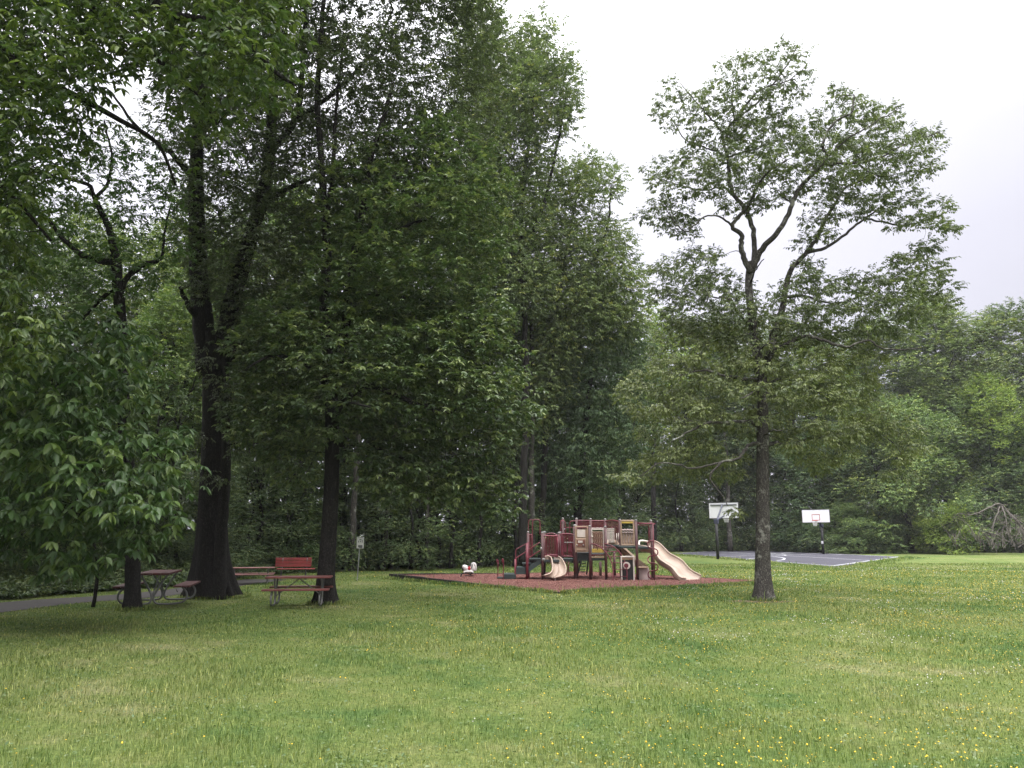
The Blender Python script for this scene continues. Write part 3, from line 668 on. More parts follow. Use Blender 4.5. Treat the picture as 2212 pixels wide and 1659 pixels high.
    # limbs towards and away from the viewer, so that the crown is round
    for (x0, y0, x1, y1, dy, r) in ((1648, 850, 1600, 860, -2.6, .045), (1648, 870, 1700, 800, 2.7, .045), (1640, 760, 1680, 740, -2.4, .04), (1634, 740, 1560, 700, 2.4, .04), (1648, 945, 1690, 930, -2.4, .035), (1648, 935, 1600, 900, 2.4, .035), (1622, 610, 1650, 560, -1.8, .03), (1622, 610, 1600, 540, 1.9, .03)):
        L([(x0, y0, 0), ((x0 * 2 + x1) / 3, (y0 * 2 + y1) / 3 - 8, dy * .4), (x1, y1, dy)], r, .012)
    polys = [
        ([(1400, 262), (1420, 208), (1440, 172), (1475, 165), (1500, 190), (1560, 112), (1590, 105), (1640, 118), (1670, 88), (1720, 86), (1750, 130), (1748, 190), (1735, 218), (1700, 245), (1660, 255), (1640, 300), (1560, 312), (1500, 292), (1440, 282)], 1.3, .48),
        ([(1385, 405), (1400, 360), (1440, 342), (1470, 318), (1500, 280), (1640, 245), (1740, 240), (1790, 250), (1800, 182), (1830, 175), (1870, 215), (1890, 228), (1965, 212), (1955, 262), (2045, 282), (2035, 312), (2015, 380), (1960, 385), (1990, 430), (2060, 430), (2085, 500), (2050, 512), (1960, 505), (1900, 485), (1850, 470), (1820, 480), (1780, 530), (1720, 545), (1738, 480), (1745, 420), (1690, 440), (1655, 470), (1590, 470), (1520, 440), (1440, 425)], 2.2, .49),
        ([(1375, 470), (1400, 435), (1480, 430), (1510, 470), (1500, 520), (1440, 500)], .8, .33),
        ([(1395, 560), (1420, 545), (1480, 540), (1545, 530), (1600, 590), (1650, 640), (1720, 560), (1770, 550), (1800, 590), (1900, 570), (1960, 520), (2020, 520), (2060, 600), (2082, 655), (2000, 690), (1950, 725), (1850, 740), (1700, 750), (1560, 745), (1450, 720), (1400, 650)], 2.4, .47),
        ([(1440, 690), (1560, 680), (1750, 690), (1880, 720), (1925, 800), (1880, 880), (1900, 930), (1890, 970), (1830, 985), (1775, 1035), (1740, 1005), (1690, 985), (1660, 950), (1615, 960), (1612, 1030), (1560, 1040), (1520, 1030), (1480, 1035), (1345, 1052), (1320, 1025), (1400, 965), (1355, 890), (1318, 830), (1400, 775)], 2.6, .47),
        ([(1560, 1090), (1600, 1085), (1615, 1108), (1570, 1118)], .3, .5),
        ([(1850, 905), (1900, 880), (1950, 880), (2000, 930), (1990, 1000), (1950, 1050), (1905, 1030), (1925, 960), (1880, 940)], .6, .40)]
    holes = [(1665, 520, 38, 62), (1555, 505, 30, 38), (1700, 335, 16, 10), (1885, 525, 65, 28), (1690, 610, 12, 30), (1720, 905, 40, 22), (1590, 960, 45, 26), (1470, 760, 24, 14), (1575, 870, 40, 20), (1800, 900, 40, 18), (1730, 790, 34, 16), (1550, 775, 30, 14), (1690, 1000, 40, 24), (1440, 920, 30, 14), (1850, 800, 30, 14), (1660, 880, 24, 34), (1655, 720, 26, 26)]
    parts = []; cen = np.array([tp[-1].x, Y + .2, 6.0])
    allC = []
    for i, (po, th, md) in enumerate(polys):
        C = fill(rng, po, Y + (.75 if i == 4 else .2), th, md, holes, 360, .45, 170); allC.append(C)
        low = i >= 4
        o, d = clump_sprays(rng, C, rng.uniform(.17, .38, len(C)), (25 if low else 18) if i else 17, cen, .42, .6, .12)
        tn = (.4, .95) if low else (.1, .6)
        parts.append(foliage(rng, o, d, 7, .16, .080 if low else .088, .50, 'alt', .6, tn, .2 if low else .04))
    connect(rng, np.concatenate(allC), nodes, nr, mb, .006, .011, .14, 5, 5, .3)
    root = empty('lone_tree', base, 0, 'tall open-crowned tree with grey lichened trunk standing alone on the lawn beside the playground', 'tree')
    return finish_tree(root, mt, mb, parts, B_GREY, L_LONE, .004, B_LIMB)
lone_tree()

# ------------------------------------------------------------ big twin-stemmed tree, left
def big_tree():
    rng = np.random.default_rng(7); Y = G(455, 1288).y + .4; base = P(455, 1288, Y); base.z = 0; mt, mb = MB(), MB(); nodes, nr = [], []
    tp = curve([base] + px_path([(455, 1200), (458, 1080), (462, 960), (463, 850), (462, 770), (462, 720)], Y), 6); H = tp[-1].z
    rf_ = lambda h: .375 - .035 * h / H * 2
    trunk_flared(mt, tp, rf_, 40, 9, .88, 2.1, 5, .02)
    L = lambda pts, r0, r1, s=10: limb(mt, px_path(pts, Y), r0, r1, s, 5, nodes, nr, .015, rng)
    L([(450, 800), (445, 740), (436, 660), (430, 590), (425, 480), (424, 380, .3), (428, 280, .6), (440, 150, .8), (450, 20, 1), (455, -120, 1)], .34, .12)
    L([(478, 800), (488, 730), (502, 650), (525, 570), (545, 500, -.2), (565, 430, -.3), (585, 330, -.3), (590, 200, 0), (600, 60, .2), (610, -120, .4)], .30, .10)
    L([(485, 800), (512, 752, -.3), (545, 735, -.6), (575, 705, -.8), (600, 680, -1), (650, 655, -1.2)], .15, .04)
    L([(445, 700), (415, 672, -.3), (400, 645, -.4), (388, 620, -.5)], .12, .05)
    L([(474, 1300, -.62), (475, 1230, -.52), (478, 1150, -.45), (486, 1050, -.42), (490, 940, -.4), (492, 840, -.35), (486, 770, -.2)], .19, .10, 12)
    L([(585, 330, -.3), (640, 250, 0), (655, 120, .2), (665, -60, .4)], .13, .05); L([(640, 260, 0), (720, 200, .4), (800, 120, .6), (850, 20, .8)], .09, .03)
    L([(560, 440, 0), (680, 380, 1), (800, 330, 2), (920, 280, 2.6)], .09, .03); L([(426, 400, .3), (370, 330, 0), (300, 280, -.4), (240, 200, -.6)], .1, .03)
    L([(428, 300, .5), (500, 200, 1.2), (560, 100, 2), (580, -20, 2.4)], .1, .03)
    polys = [([(330, -110), (1050, -110), (1062, 40), (1085, 130), (1060, 230), (1040, 330), (960, 430), (900, 520), (800, 540), (700, 560), (640, 630), (570, 660), (520, 700), (400, 640), (395, 560), (385, 420), (340, 330), (350, 150)], 3.4, .56, 620),
             ([(500, 640), (620, 600), (700, 640), (640, 760), (560, 830), (500, 800)], 1.2, .5, 40),
             ([(200, -120), (1010, -120), (960, -380), (800, -560), (450, -560), (260, -400)], 5.5, 1.0, 190)]  # last outline: unseen upper crown, added to block light from the zenith
    holes = [(700, 165, 22, 30), (600, 300, 22, 20), (480, 460, 14, 20), (780, 230, 20, 14), (520, 540, 12, 18), (890, 60, 18, 14), (640, 60, 14, 18), (470, 620, 8, 26), (990, 210, 20, 20)]
    parts, allC = [], []; cen = np.array([base.x + 1, Y, 8.0])
    for po, th, md, nm in polys:
        C = fill(rng, po, Y, th, md, holes, nm, .3, 220); allC.append(C)
        o, d = clump_sprays(rng, C, rng.uniform(.42, .76, len(C)) * (1.7 if md > .9 else 1), 34, cen, .45, .5, .1)
        big = md > .9; parts.append(foliage(rng, o, d, 7, .5 if big else .24, .22 if big else .105, .48, 'alt', .4, (.05, .5), .05))
    # drooping small-leaved sprays round the bole
    C = np.array([P(rng.uniform(405, 530), rng.uniform(600, 1085), Y - rng.uniform(.5, 1.6)) for _ in range(26)] + [P(rng.uniform(530, 590), rng.uniform(660, 900), Y - rng.uniform(-.5, 1.4)) for _ in range(10)]); allC.append(C)
    o, d = clump_sprays(rng, C, rng.uniform(.2, .38, len(C)), 16, cen, .5, .8, .2)
    parts.append(foliage(rng, o, d, 7, .2, .08, .42, 'alt', .5, (.1, .5), .05))
    nodes += [tuple(p) for p in tp[10:]]; nr += [rf_(p.z) for p in tp[10:]]
    connect(rng, np.concatenate(allC), nodes, nr, mb, .008, .014, .12, 5, 5, .3)
    root = empty('shade_tree', base, 0, 'massive dark tree with flared, buttressed base and twin stems beside the path', 'tree')
    return finish_tree(root, mt, mb, parts, B_DARK, L_DARK, .005, B_DARK)
big_tree()

# ------------------------------------------------------------ broad-leaved tree in the middle
def middle_tree():
    rng = np.random.default_rng(17); base = G(703, 1301); Y = base.y; mt, mb = MB(), MB(); nodes, nr = [], []
    tp = curve([base] + px_path([(706, 1220), (712, 1130), (717, 1030), (718, 930), (716, 850), (712, 790)], Y), 6); H = tp[-1].z
    rf_ = lambda h: .205 - .05 * h / H
    trunk_flared(mt, tp, rf_, 30, 6, .60, .9, 9, .02)
    L = lambda pts, r0, r1, s=9: limb(mt, px_path(pts, Y), r0, r1, s, 5, nodes, nr, .012, rng)
    L([(714, 830), (708, 760), (700, 680), (704, 600), (706, 520), (698, 420), (692, 320, .2), (685, 220, .4), (690, 120, .4), (700, 0, .4)], .16, .06)
    L([(716, 830), (735, 760, -.1), (748, 690, -.2), (755, 620, -.2), (768, 540, -.2), (785, 440, -.2), (800, 350, 0), (820, 280, 0), (850, 180, .2)], .15, .05)
    L([(704, 470), (718, 400, .2), (722, 300, .4), (728, 220, .6), (740, 90, .8)], .08, .03)
    L([(718, 900), (760, 850, -.3), (810, 835, -.6), (870, 860, -.9), (930, 885, -1.1), (975, 890, -1.2), (1010, 865, -1.3)], .10, .03)
    L([(714, 850), (680, 800, -.5), (630, 775, -1), (580, 770, -1.5), (530, 800, -1.8)], .08, .02); L([(770, 540, -.2), (850, 500, .4), (930, 470, .8), (1010, 440, 1)], .07, .02)
    L([(758, 640, -.2), (840, 640, .6), (920, 650, 1.2), (1010, 690, 1.6), (1060, 760, 1.8)], .07, .02); L([(717, 960), (770, 960, .5), (850, 980, 1), (930, 1020, 1.4), (1020, 1050, 1.6)], .07, .02)
    L([(717, 900), (740, 880, -1), (760, 870, -2), (800, 880, -2.8)], .06, .02); L([(717, 860), (700, 840, 1), (690, 810, 2), (680, 800, 2.8)], .06, .02)
    polys = [([(650, 620), (660, 500), (680, 400), (740, 330), (840, 300), (900, 250), (980, 250), (1050, 320), (1095, 420), (1075, 540), (1060, 620), (1095, 700), (1060, 800), (900, 760), (760, 700)], 2.3, .50, 230),
             ([(478, 885), (520, 805), (505, 760), (560, 660), (640, 610), (700, 620), (800, 640), (1000, 650), (1090, 700), (1120, 800), (1160, 885), (1128, 945), (1060, 985), (1020, 960), (900, 960), (800, 940), (700, 960), (600, 985), (550, 950), (500, 930)], 2.7, .46, 330),
             ([(740, 960), (900, 950), (1050, 970), (1112, 1030), (1105, 1075), (1080, 1125), (1010, 1095), (950, 1080), (890, 1075), (850, 1085), (790, 1040)], 1.6, .44, 90),
             ([(560, 960), (690, 950), (690, 1060), (610, 1040)], .9, .5, 20)]
    holes = [(1010, 770, 12, 12), (760, 790, 12, 10), (830, 900, 60, 9), (1060, 600, 12, 14), (640, 720, 10, 8), (980, 330, 14, 14), (880, 420, 14, 12)]
    parts, allC = [], []; cen = np.array([base.x, Y, 5.5])
    for i, (po, th, md, nm) in enumerate(polys):
        C = fill(rng, po, Y, th, md, holes, nm, .35, 200); allC.append(C)
        o, d = clump_sprays(rng, C, rng.uniform(.28, .60, len(C)), 24, cen, .36, .75, .06)
        parts.append(foliage(rng, o, d, 7, .18, .135, .42, 'fan', .3, (.05, .7), .13))
    nodes += [tuple(p) for p in tp[12:]]; nr += [rf_(p.z) for p in tp[12:]]
    connect(rng, np.concatenate(allC), nodes, nr, mb, .007, .013, .12, 5, 5, .3)
    root = empty('broadleaf_tree', base, 0, 'dark-trunked tree with big glossy leaf sprays reaching low beside the front picnic table', 'tree')
    return finish_tree(root, mt, mb, parts, B_DARK, L_MAG, .005, B_DARK)
middle_tree()

# ------------------------------------------------------------ hickory at the left edge, big drooping leaves
def hickory():
    rng = np.random.default_rng(27); base = G(287, 1312); Y = base.y; mt, mb = MB(), MB(); nodes, nr = [], []
    tp = curve([base] + px_path([(287, 1250), (286, 1180), (282, 1080), (272, 960), (265, 850), (262, 750), (258, 660), (252, 600), (250, 560)], Y), 5); H = tp[-1].z
    rf_ = lambda h: .165 - .045 * h / H
    trunk_flared(mt, tp, rf_, 22, 5, .30, .5, 4, .03); nodes += [tuple(p) for p in tp[10:]]; nr += [rf_(p.z) for p in tp[10:]]
    L = lambda pts, r0, r1, s=8: limb(mt, px_path(pts, Y), r0, r1, s, 5, nodes, nr, .012, rng)
    L([(250, 565), (215, 562, .1), (170, 545, .2), (130, 510, .3), (100, 470, .3), (60, 440, .3)], .10, .025)
    L([(250, 565), (243, 520), (225, 470), (205, 430, -.2), (190, 398, -.3), (130, 385, -.5), (70, 360, -.6)], .11, .02)
    L([(205, 430, -.2), (235, 390, .1), (240, 330, .3), (225, 260, .4)], .05, .02)
    L([(256, 640), (275, 600, .1), (310, 572, .3), (340, 565, .4), (352, 545, .5), (356, 500, .6), (370, 440, .7)], .08, .02)
    L([(254, 620), (225, 640, .2), (205, 660, .3), (180, 690, .4)], .06, .03)
    for dx, yy, dy in ((-160, 820, -4.5), (-60, 900, -5), (60, 950, -4), (-200, 1000, -4), (-120, 1080, -5), (40, 1080, -4.6), (90, 1000, -3)):
        L([(272, yy - 60), (272 + dx * .35, yy - 40, dy * .3), (272 + dx * .75, yy - 10, dy * .7), (272 + dx, yy + 20, dy)], .04, .012, 6)
    parts, allC = [], []; cen = np.array([base.x, Y - 1, 5.0])
    polys = [([(-70, 560), (40, 590), (90, 650), (130, 690), (230, 680), (290, 720), (325, 800), (300, 870), (320, 910), (370, 930), (398, 985), (396, 1045), (380, 1110), (360, 1170), (345, 1180), (330, 1160), (290, 1190), (230, 1205), (190, 1225), (150, 1240), (115, 1225), (95, 1180), (40, 1190), (-70, 1170)], Y - 4.2, 2.2, .56, 260, 'palm'),
             ([(-60, 250), (60, 330), (150, 320), (230, 250), (330, 300), (400, 400), (400, 560), (330, 640), (240, 690), (100, 640), (-60, 640)], Y + .3, 2.2, .48, 210, 'fan')]
    holes = [(345, 900, 30, 42), (300, 1010, 14, 18), (215, 480, 32, 26), (320, 500, 22, 25), (150, 600, 24, 16), (60, 480, 30, 16), (130, 380, 30, 18)]
    for po, yy, th, md, nm, st in polys:
        C = fill(rng, po, yy, th, md, holes if st == 'fan' else holes[:2], nm, .3, 150); allC.append(C)
        o, d = clump_sprays(rng, C, rng.uniform(.30, .55, len(C)), 15 if st == 'palm' else 11, cen, .7, .9, .25)
        if st == 'palm': parts.append(foliage(rng, o, d, 5, .13, .20, .42, 'palm', .65, (.15, .75), .14, .72))
        else: parts.append(foliage(rng, o, d, 6, .16, .11, .45, 'alt', .5, (.2, .6), .1))
    connect(rng, np.concatenate(allC), nodes, nr, mb, .007, .012, .10, 5, 5, .3)
    root = empty('hickory_tree', base, 0, 'slender-trunked tree with large drooping compound leaves at the left, in front of a picnic table', 'tree')
    return finish_tree(root, mt, mb, parts, B_DARK, L_HICK, .004, B_DARK)
hickory()

# ------------------------------------------------------------ overhanging tree, trunk just outside the view
def overhang():
    rng = np.random.default_rng(37); Y = 11.0; base = Vector((-10.2, Y, 0)); mt, mb = MB(), MB(); nodes, nr = [], []
    tp = curve([base, base + Vector((.1, 0, 2)), base + Vector((.3, 0, 4.5)), base + Vector((.9, 0, 7)), base + Vector((1.6, 0, 9.5)), base + Vector((2.0, 0, 12.5))], 6)
    rf_ = lambda h: .30 - .016 * h
    trunk_flared(mt, tp, rf_, 24, 6, .4, .8, 6, .03)
    T6 = tp[16]; T8 = tp[22]
    def LL(start, pts, r0, r1, s=8):
        c = curve([start] + px_path(pts, Y), 6); k = len(c); rs = [r0 + (r1 - r0) * i / (k - 1) for i in range(k)]; mt.tube(c, rs, s); nodes.extend(tuple(p) for p in c[3:]); nr.extend(rs[3:])
    LL(T8, [(120, -160), (300, -30), (370, 30, -.2), (460, 48, -.3), (540, 100, -.4), (600, 160, -.5), (640, 185, -.5)], .10, .02)
    LL(T6, [(-60, -20), (0, 90), (60, 160, .2), (150, 200, .4), (260, 260, .5), (340, 310, .5), (380, 400, .6)], .09, .02)
    LL(tp[20], [(60, -80), (200, 20, .3), (330, 120, .4), (420, 200, .5), (470, 270, .6)], .08, .018)
    LL(tp[13], [(-120, 300), (-20, 380), (50, 450, .2), (110, 520, .2)], .07, .02)
    LL(tp[26], [(250, -300, .4), (420, -160, .4), (520, -40, .3), (600, 20, .2)], .08, .02)
    LL(tp[11], [(-160, 560, .3), (-60, 600, .5), (20, 640, .5)], .06, .02)
    poly = [([(-90, -120), (650, -120), (658, 0), (632, 90), (628, 150), (600, 215), (585, 255), (520, 235), (470, 285), (468, 350), (440, 335), (400, 270), (330, 200), (250, 150), (200, 240), (170, 330), (110, 420), (60, 470), (55, 600), (110, 690), (70, 790), (-90, 850)], 2.0, .42, 400)]
    holes = [(115, 240, 26, 20), (310, 120, 24, 14), (60, 110, 24, 16), (230, 110, 18, 12), (20, 300, 20, 14), (560, 30, 14, 10), (400, 160, 16, 12), (150, 130, 12, 8)]
    C = fill(rng, poly[0][0], Y, poly[0][1], poly[0][2], holes, poly[0][3], .3, 120)
    o, d = clump_sprays(rng, C, rng.uniform(.26, .46, len(C)), 15, np.array([-7, Y, 6.]), .6, .7, .2)
    parts = [foliage(rng, o, d, 5, .13, .125, .42, 'palm', .6, (.25, .8), .22, .65)]
    C2 = fill(rng, [(-260, -130), (640, -150), (620, -520), (300, -800), (-260, -800)], Y + 2.5, 4.5, .85, [], 170, .2, 120)   # unseen crown above the view, added to shade the left lawn
    o, d = clump_sprays(rng, C2, .95, 26, np.array([-7, Y, 6.]), .5, .7, .1); parts.append(foliage(rng, o, d, 6, .4, .22, .45, 'alt', .5, (.25, .7), .1)); C = np.concatenate([C, C2])
    connect(rng, C, nodes, nr, mb, .006, .012, .10, 5, 5, .0)
    root = empty('overhanging_tree', base, 0, 'bright green leafy branches hanging into the top left corner of the view', 'tree')
    return finish_tree(root, mt, mb, parts, B_DARK, L_OVER, .004, B_DARK)
overhang()
# thin young stem by the path
def sapling(x, y, h, r, label, seed, top=6, name='sapling'):
    rng = np.random.default_rng(seed); base = G(x, y); mt, mb = MB(), MB(); nodes, nr = [], []
    pts = [base + Vector((rng.normal(0, .05) * i, rng.normal(0, .05) * i, h * i / 5)) for i in range(6)]
    limb(mt, pts, r, r * .3, 8, 4, nodes, nr, .008, rng)
    C = np.array([[base.x + rng.normal(0, .6), base.y + rng.normal(0, .6), h * rng.uniform(.55, 1.05)] for _ in range(top)])
    o, d = clump_sprays(rng, C, .4, 12, np.array([base.x, base.y, h * .6]), .6, .8, .1)
    parts = [foliage(rng, o, d, 6, .18, .11, .45, 'alt', .5, (.1, .6), .1)]
    connect(rng, C, nodes, nr, mb, .004, .01, .1, 5, 5)
    return finish_tree(empty(name, base, 0, label, 'tree'), mt, mb, parts, B_DARK, L_DARK, .003, B_DARK)
sapling(201, 1311, 4.2, .045, 'thin sapling between the path and the left picnic table', 61, 9)
# ------------------------------------------------------------ woodland
def proto_tree(seed, H, rad, cb, ncl, leaf, kind='round', mats=(None, None), spr=26, clr=.95, tint=(.1, .6), pop=.06):
    """a woodland tree at the origin; kind: round, tall, drooping (conifer-like tiers) or bushy (leaf to the ground)"""
    rng = np.random.default_rng(seed); mt, mb = MB(), MB(); nodes, nr = [], []
    pts = [Vector((0, 0, 0))]
    for i in range(1, 7): pts.append(Vector((rng.normal(0, .12) * i * .6, rng.normal(0, .12) * i * .6, H * .84 * i / 6)))
    c = curve(pts, 5); k = len(c); R0 = .011 * H + .05
    for i, p in enumerate(c): nodes.append(tuple(p)); nr.append(R0 * (1 - .85 * i / (k - 1)))
    rs = [R0 * (1 - .85 * i / (k - 1)) * (1 + .5 * math.exp(-p.z * 2)) for i, p in enumerate(c)]
    mt.tube(c, rs, 12)
    if kind in ('round', 'tall'):
        for b in range(5 if kind == 'round' else 3):
            a = rng.uniform(0, 6.28); i0 = int(k * rng.uniform(.35, .6)); p0 = c[i0]; ln = rad * rng.uniform(.8, 1.2)
            limb(mt, [p0, p0 + Vector((math.cos(a) * ln * .35, math.sin(a) * ln * .35, ln * .55)), p0 + Vector((math.cos(a) * ln * .6, math.sin(a) * ln * .6, ln * .95)), p0 + Vector((math.cos(a) * ln * .75, math.sin(a) * ln * .75, ln * 1.25))], rs[i0] * .6, .03, 7, 4, nodes, nr, .03, rng)
    C = []; tr = 0; lob = [(rng.uniform(0, 6.28), rng.uniform(cb, 1), rng.uniform(.7, 1.25)) for _ in range(9)]
    while len(C) < ncl and tr < ncl * 60:
        tr += 1; h = rng.uniform(cb, 1.0); a = rng.uniform(0, 6.28); t = (h - cb) / (1 - cb)
        if kind == 'round': pr = math.sin(math.pi * min(1, .12 + .88 * t) ** .8) ** .6
        elif kind == 'tall': pr = (math.sin(math.pi * (.1 + .9 * t) ** 1.0)) ** .7 * .8
        elif kind == 'drooping': pr = (1 - t) ** .75 * .95 + .08
        else: pr = (1 - t ** 2.2) ** .6
        m = 1.0
        for la, lh, lv in lob:
            da = abs((a - la + math.pi) % (2 * math.pi) - math.pi)
            m += (lv - 1) * math.exp(-(da / .7) ** 2 - ((h - lh) / .16) ** 2)
        r = rad * pr * m * rng.uniform(.35, 1.0) ** .5
        q = np.array([math.cos(a) * r + c[int((k - 1) * min(1, h))].x, math.sin(a) * r + c[int((k - 1) * min(1, h))].y, h * H - (r * .25 if kind == 'drooping' else 0)])
        if C and np.min(np.linalg.norm(np.array(C) - q, axis=1)) < clr * .62: continue
        C.append(q)
    C = np.array(C); cen = np.array([0, 0, H * (cb + .3 * (1 - cb))])
    o, d = clump_sprays(rng, C, rng.uniform(.7, 1.15, len(C)) * clr, spr, cen, .45 if kind == 'drooping' else .62, .7, .25 if kind == 'drooping' else .08)
    if kind == 'drooping': parts = [foliage(rng, o, d, 7, leaf * 2.6, leaf, .30, 'alt', .6, tint, pop, .8)]
    else: parts = [foliage(rng, o, d, 7, leaf * 1.8, leaf, .5, 'alt', .4, tint, pop)]
    connect(rng, C, nodes, nr, mb, .015, .012, .08, 4, 4, .3, -.05)
    root = empty('woodland_tree'); finish_tree(root, mt, mb, parts, mats[0], mats[1], .008, mats[0]); return root
WM = (B_DARK, L_WOOD)
PROTO = {
    'r1': proto_tree(101, 20, 4.6, .28, 120, .17, 'round', WM, 50, 1.1), 'r2': proto_tree(102, 20, 4.2, .35, 110, .16, 'round', WM, 50, 1.1),
    'r3': proto_tree(103, 20, 5.2, .22, 140, .18, 'round', WM, 48, 1.2, (.15, .7), .12), 't1': proto_tree(104, 24, 3.8, .30, 130, .17, 'tall', WM, 50, 1.1),
    't2': proto_tree(105, 24, 4.4, .40, 120, .17, 'tall', WM, 50, 1.15), 'd1': proto_tree(106, 18, 4.4, .12, 130, .16, 'drooping', WM, 44, 1.1, (.05, .5)),
    'b1': proto_tree(107, 9, 3.6, .04, 90, .125, 'bushy', WM, 60, 1.0, (.1, .65), .1), 'b2': proto_tree(108, 6, 3.0, .03, 60, .125, 'bushy', WM, 52, .9, (.1, .6), .08),
    's1': proto_tree(109, 9, 1.6, .45, 16, .13, 'round', WM, 18, .8), 's2': proto_tree(110, 7, 1.4, .35, 13, .12, 'round', WM, 16, .7)}
used = set()
def plant(kind, pos, H, rz, color, label, cat='tree', group=None, name='woodland_tree', wide=1.0):
    r = PROTO[kind]
    if kind in used:
        r = copy_tree(r)
        r.name = name
    else: used.add(kind); r.name = name
    h0 = {'r': 20, 't': 24, 'd': 18, 'b': 9 if kind == 'b1' else 6, 's': 9 if kind == 's1' else 7}[kind[0]]; s = H / h0
    r.location = pos; r.scale = (s * wide, s * wide, s); r.rotation_euler = (0, 0, rz); tag(r, label, cat, group)
    for ch in r.children:
        ch.name = ch.name.split('.')[0]
        if ch.name.startswith('crown'): ch.color = (*color, 1)
    return r
DK = (0.95, 1.0, 0.92); MID = (1.1, 1.15, 1.0); OL = (1.5, 1.45, .95); YG = (2.1, 2.1, 0.9); BL = (1.0, 1.1, 1.15); GY = (1.8, 1.65, 1.65); LT = (1.35, 1.45, 1.05)
rt = random.Random(77)
def at(x, d): a, b, c = ray(x, 1155); return Vector((a / b * d, d, 0))
# tall trees behind the playground, matched one by one
def shaped_tree(name, base, Y, stems, polys, holes, md, leaf, label, color, seed, spr=26, clr=(.6, 1.0), bark=B_DARK, tint=(.08, .55), sq=.62, thick=3.0, leafm=None, droop=.4, r0=.3):
    rng = np.random.default_rng(seed); mt, mb = MB(), MB(); nodes, nr = [], []
    for pts, a_, b_ in stems: limb(mt, px_path(pts, Y), a_, b_, 10, 5, nodes, nr, .03, rng)
    parts, allC = [], []; cen = np.array([base.x, Y, P(0, 600, Y).z])
    for po in polys:
        C = fill(rng, po, Y, thick, md, holes, 480, .08, 120); allC.append(C)
        o, d = clump_sprays(rng, C, rng.uniform(clr[0], clr[1], len(C)), spr, cen, sq, .6, .1)
        parts.append(foliage(rng, o, d, 7, leaf * 1.8, leaf, .48, 'alt', droop, tint, .05))
    connect(rng, np.concatenate(allC), nodes, nr, mb, .014, .012, .1, 5, 5, .3)
    root = empty(name, base, 0, label, 'tree'); finish_tree(root, mt, mb, parts, bark, leafm or L_WOOD, .008, B_DARK, color); return root
Y1 = 40.0
shaped_tree('tall_tree', at(1128, Y1), Y1, [([(1128, 1222), (1130, 1100), (1134, 960), (1136, 800), (1130, 640), (1125, 480), (1140, 320), (1155, 180), (1160, 60)], .25, .05), ([(1130, 560), (1180, 420), (1215, 260), (1225, 180)], .12, .04), ([(1130, 620), (1080, 480), (1060, 300), (1050, 120)], .14, .05)],
    [[(1000, -60), (1055, -60), (1080, 40), (1105, 75), (1120, 75), (1140, 45), (1160, 25), (1190, 50), (1195, 100), (1222, 120), (1245, 150), (1238, 190), (1252, 232), (1235, 270), (1190, 290), (1195, 340), (1165, 380), (1180, 450), (1170, 560), (1190, 640), (1120, 700), (1050, 700), (1000, 600), (980, 300)]],
    [(1085, 150, 24, 40), (1190, 200, 14, 16), (1110, 330, 22, 24), (1150, 300, 16, 14), (1080, 260, 14, 14), (1130, 420, 16, 20)], .78, .17, 'tallest woodland tree with narrow ragged top rising behind the steps of the playground', GY, 201, 30, (.7, 1.1), sq=.7, thick=4)
Y2 = 44.0
shaped_tree('tall_tree', at(1170, Y2), Y2, [([(1168, 1217), (1172, 1080), (1180, 940), (1195, 780), (1210, 620), (1230, 500), (1250, 400)], .22, .05), ([(1200, 700), (1260, 600), (1310, 500), (1320, 400)], .14, .04)],
    [[(1130, 420), (1175, 385), (1205, 355), (1240, 350), (1262, 340), (1300, 345), (1345, 400), (1310, 420), (1290, 455), (1350, 500), (1365, 560), (1400, 620), (1395, 700), (1330, 740), (1250, 760), (1200, 900), (1150, 930), (1110, 860), (1105, 700), (1120, 560)]],
    [(1225, 470, 18, 14), (1265, 445, 14, 12), (1160, 470, 14, 16)], .85, .17, 'rounded grey-green woodland tree just right of the tallest one behind the playground', (1.8, 1.65, 1.45), 202, 30, (.7, 1.1), thick=4)
shaped_tree('drooping_tree', at(1250, 46), 46, [([(1245, 1224), (1250, 1100), (1262, 960), (1275, 820), (1285, 700), (1290, 640)], .3, .05)],
    [[(1200, 680), (1290, 625), (1350, 660), (1400, 720), (1425, 830), (1400, 880), (1410, 940), (1370, 1010), (1330, 1060), (1320, 1100), (1260, 1090), (1200, 1110), (1150, 1050), (1120, 960), (1160, 870), (1150, 780)]], [(1205, 960, 12, 16), (1150, 1000, 8, 18)], .85, .15,
    'dense blue-green tree with layered drooping boughs behind the playground roofs', BL, 203, 30, (.5, .85), sq=.4, thick=3.2, tint=(.1, .6), droop=.6)
shaped_tree('yellow_green_tree', at(1410, 72), 72, [([(1412, 1190), (1412, 1000), (1414, 850), (1415, 720)], .28, .06)],
    [[(1350, 700), (1375, 660), (1420, 655), (1460, 690), (1490, 760), (1480, 860), (1430, 930), (1370, 900), (1340, 800)]], [], 1.3, .22, 'yellow-green tree glowing between the drooping tree and the lone tree', YG, 204, 30, (.8, 1.2), thick=3)
shaped_tree('yellow_green_tree', at(1085, 47), 47, [([(1088, 1213), (1088, 1000), (1090, 800), (1090, 680)], .25, .05)],
    [[(1040, 700), (1060, 650), (1110, 660), (1140, 760), (1130, 900), (1110, 1020), (1040, 1040), (1020, 850)]], [(1100, 960, 8, 20)], 1.0, .18, 'yellow-green tree just visible behind the right edge of the broad-leaved tree', YG, 205, 24, (.7, 1.0), thick=2.5)
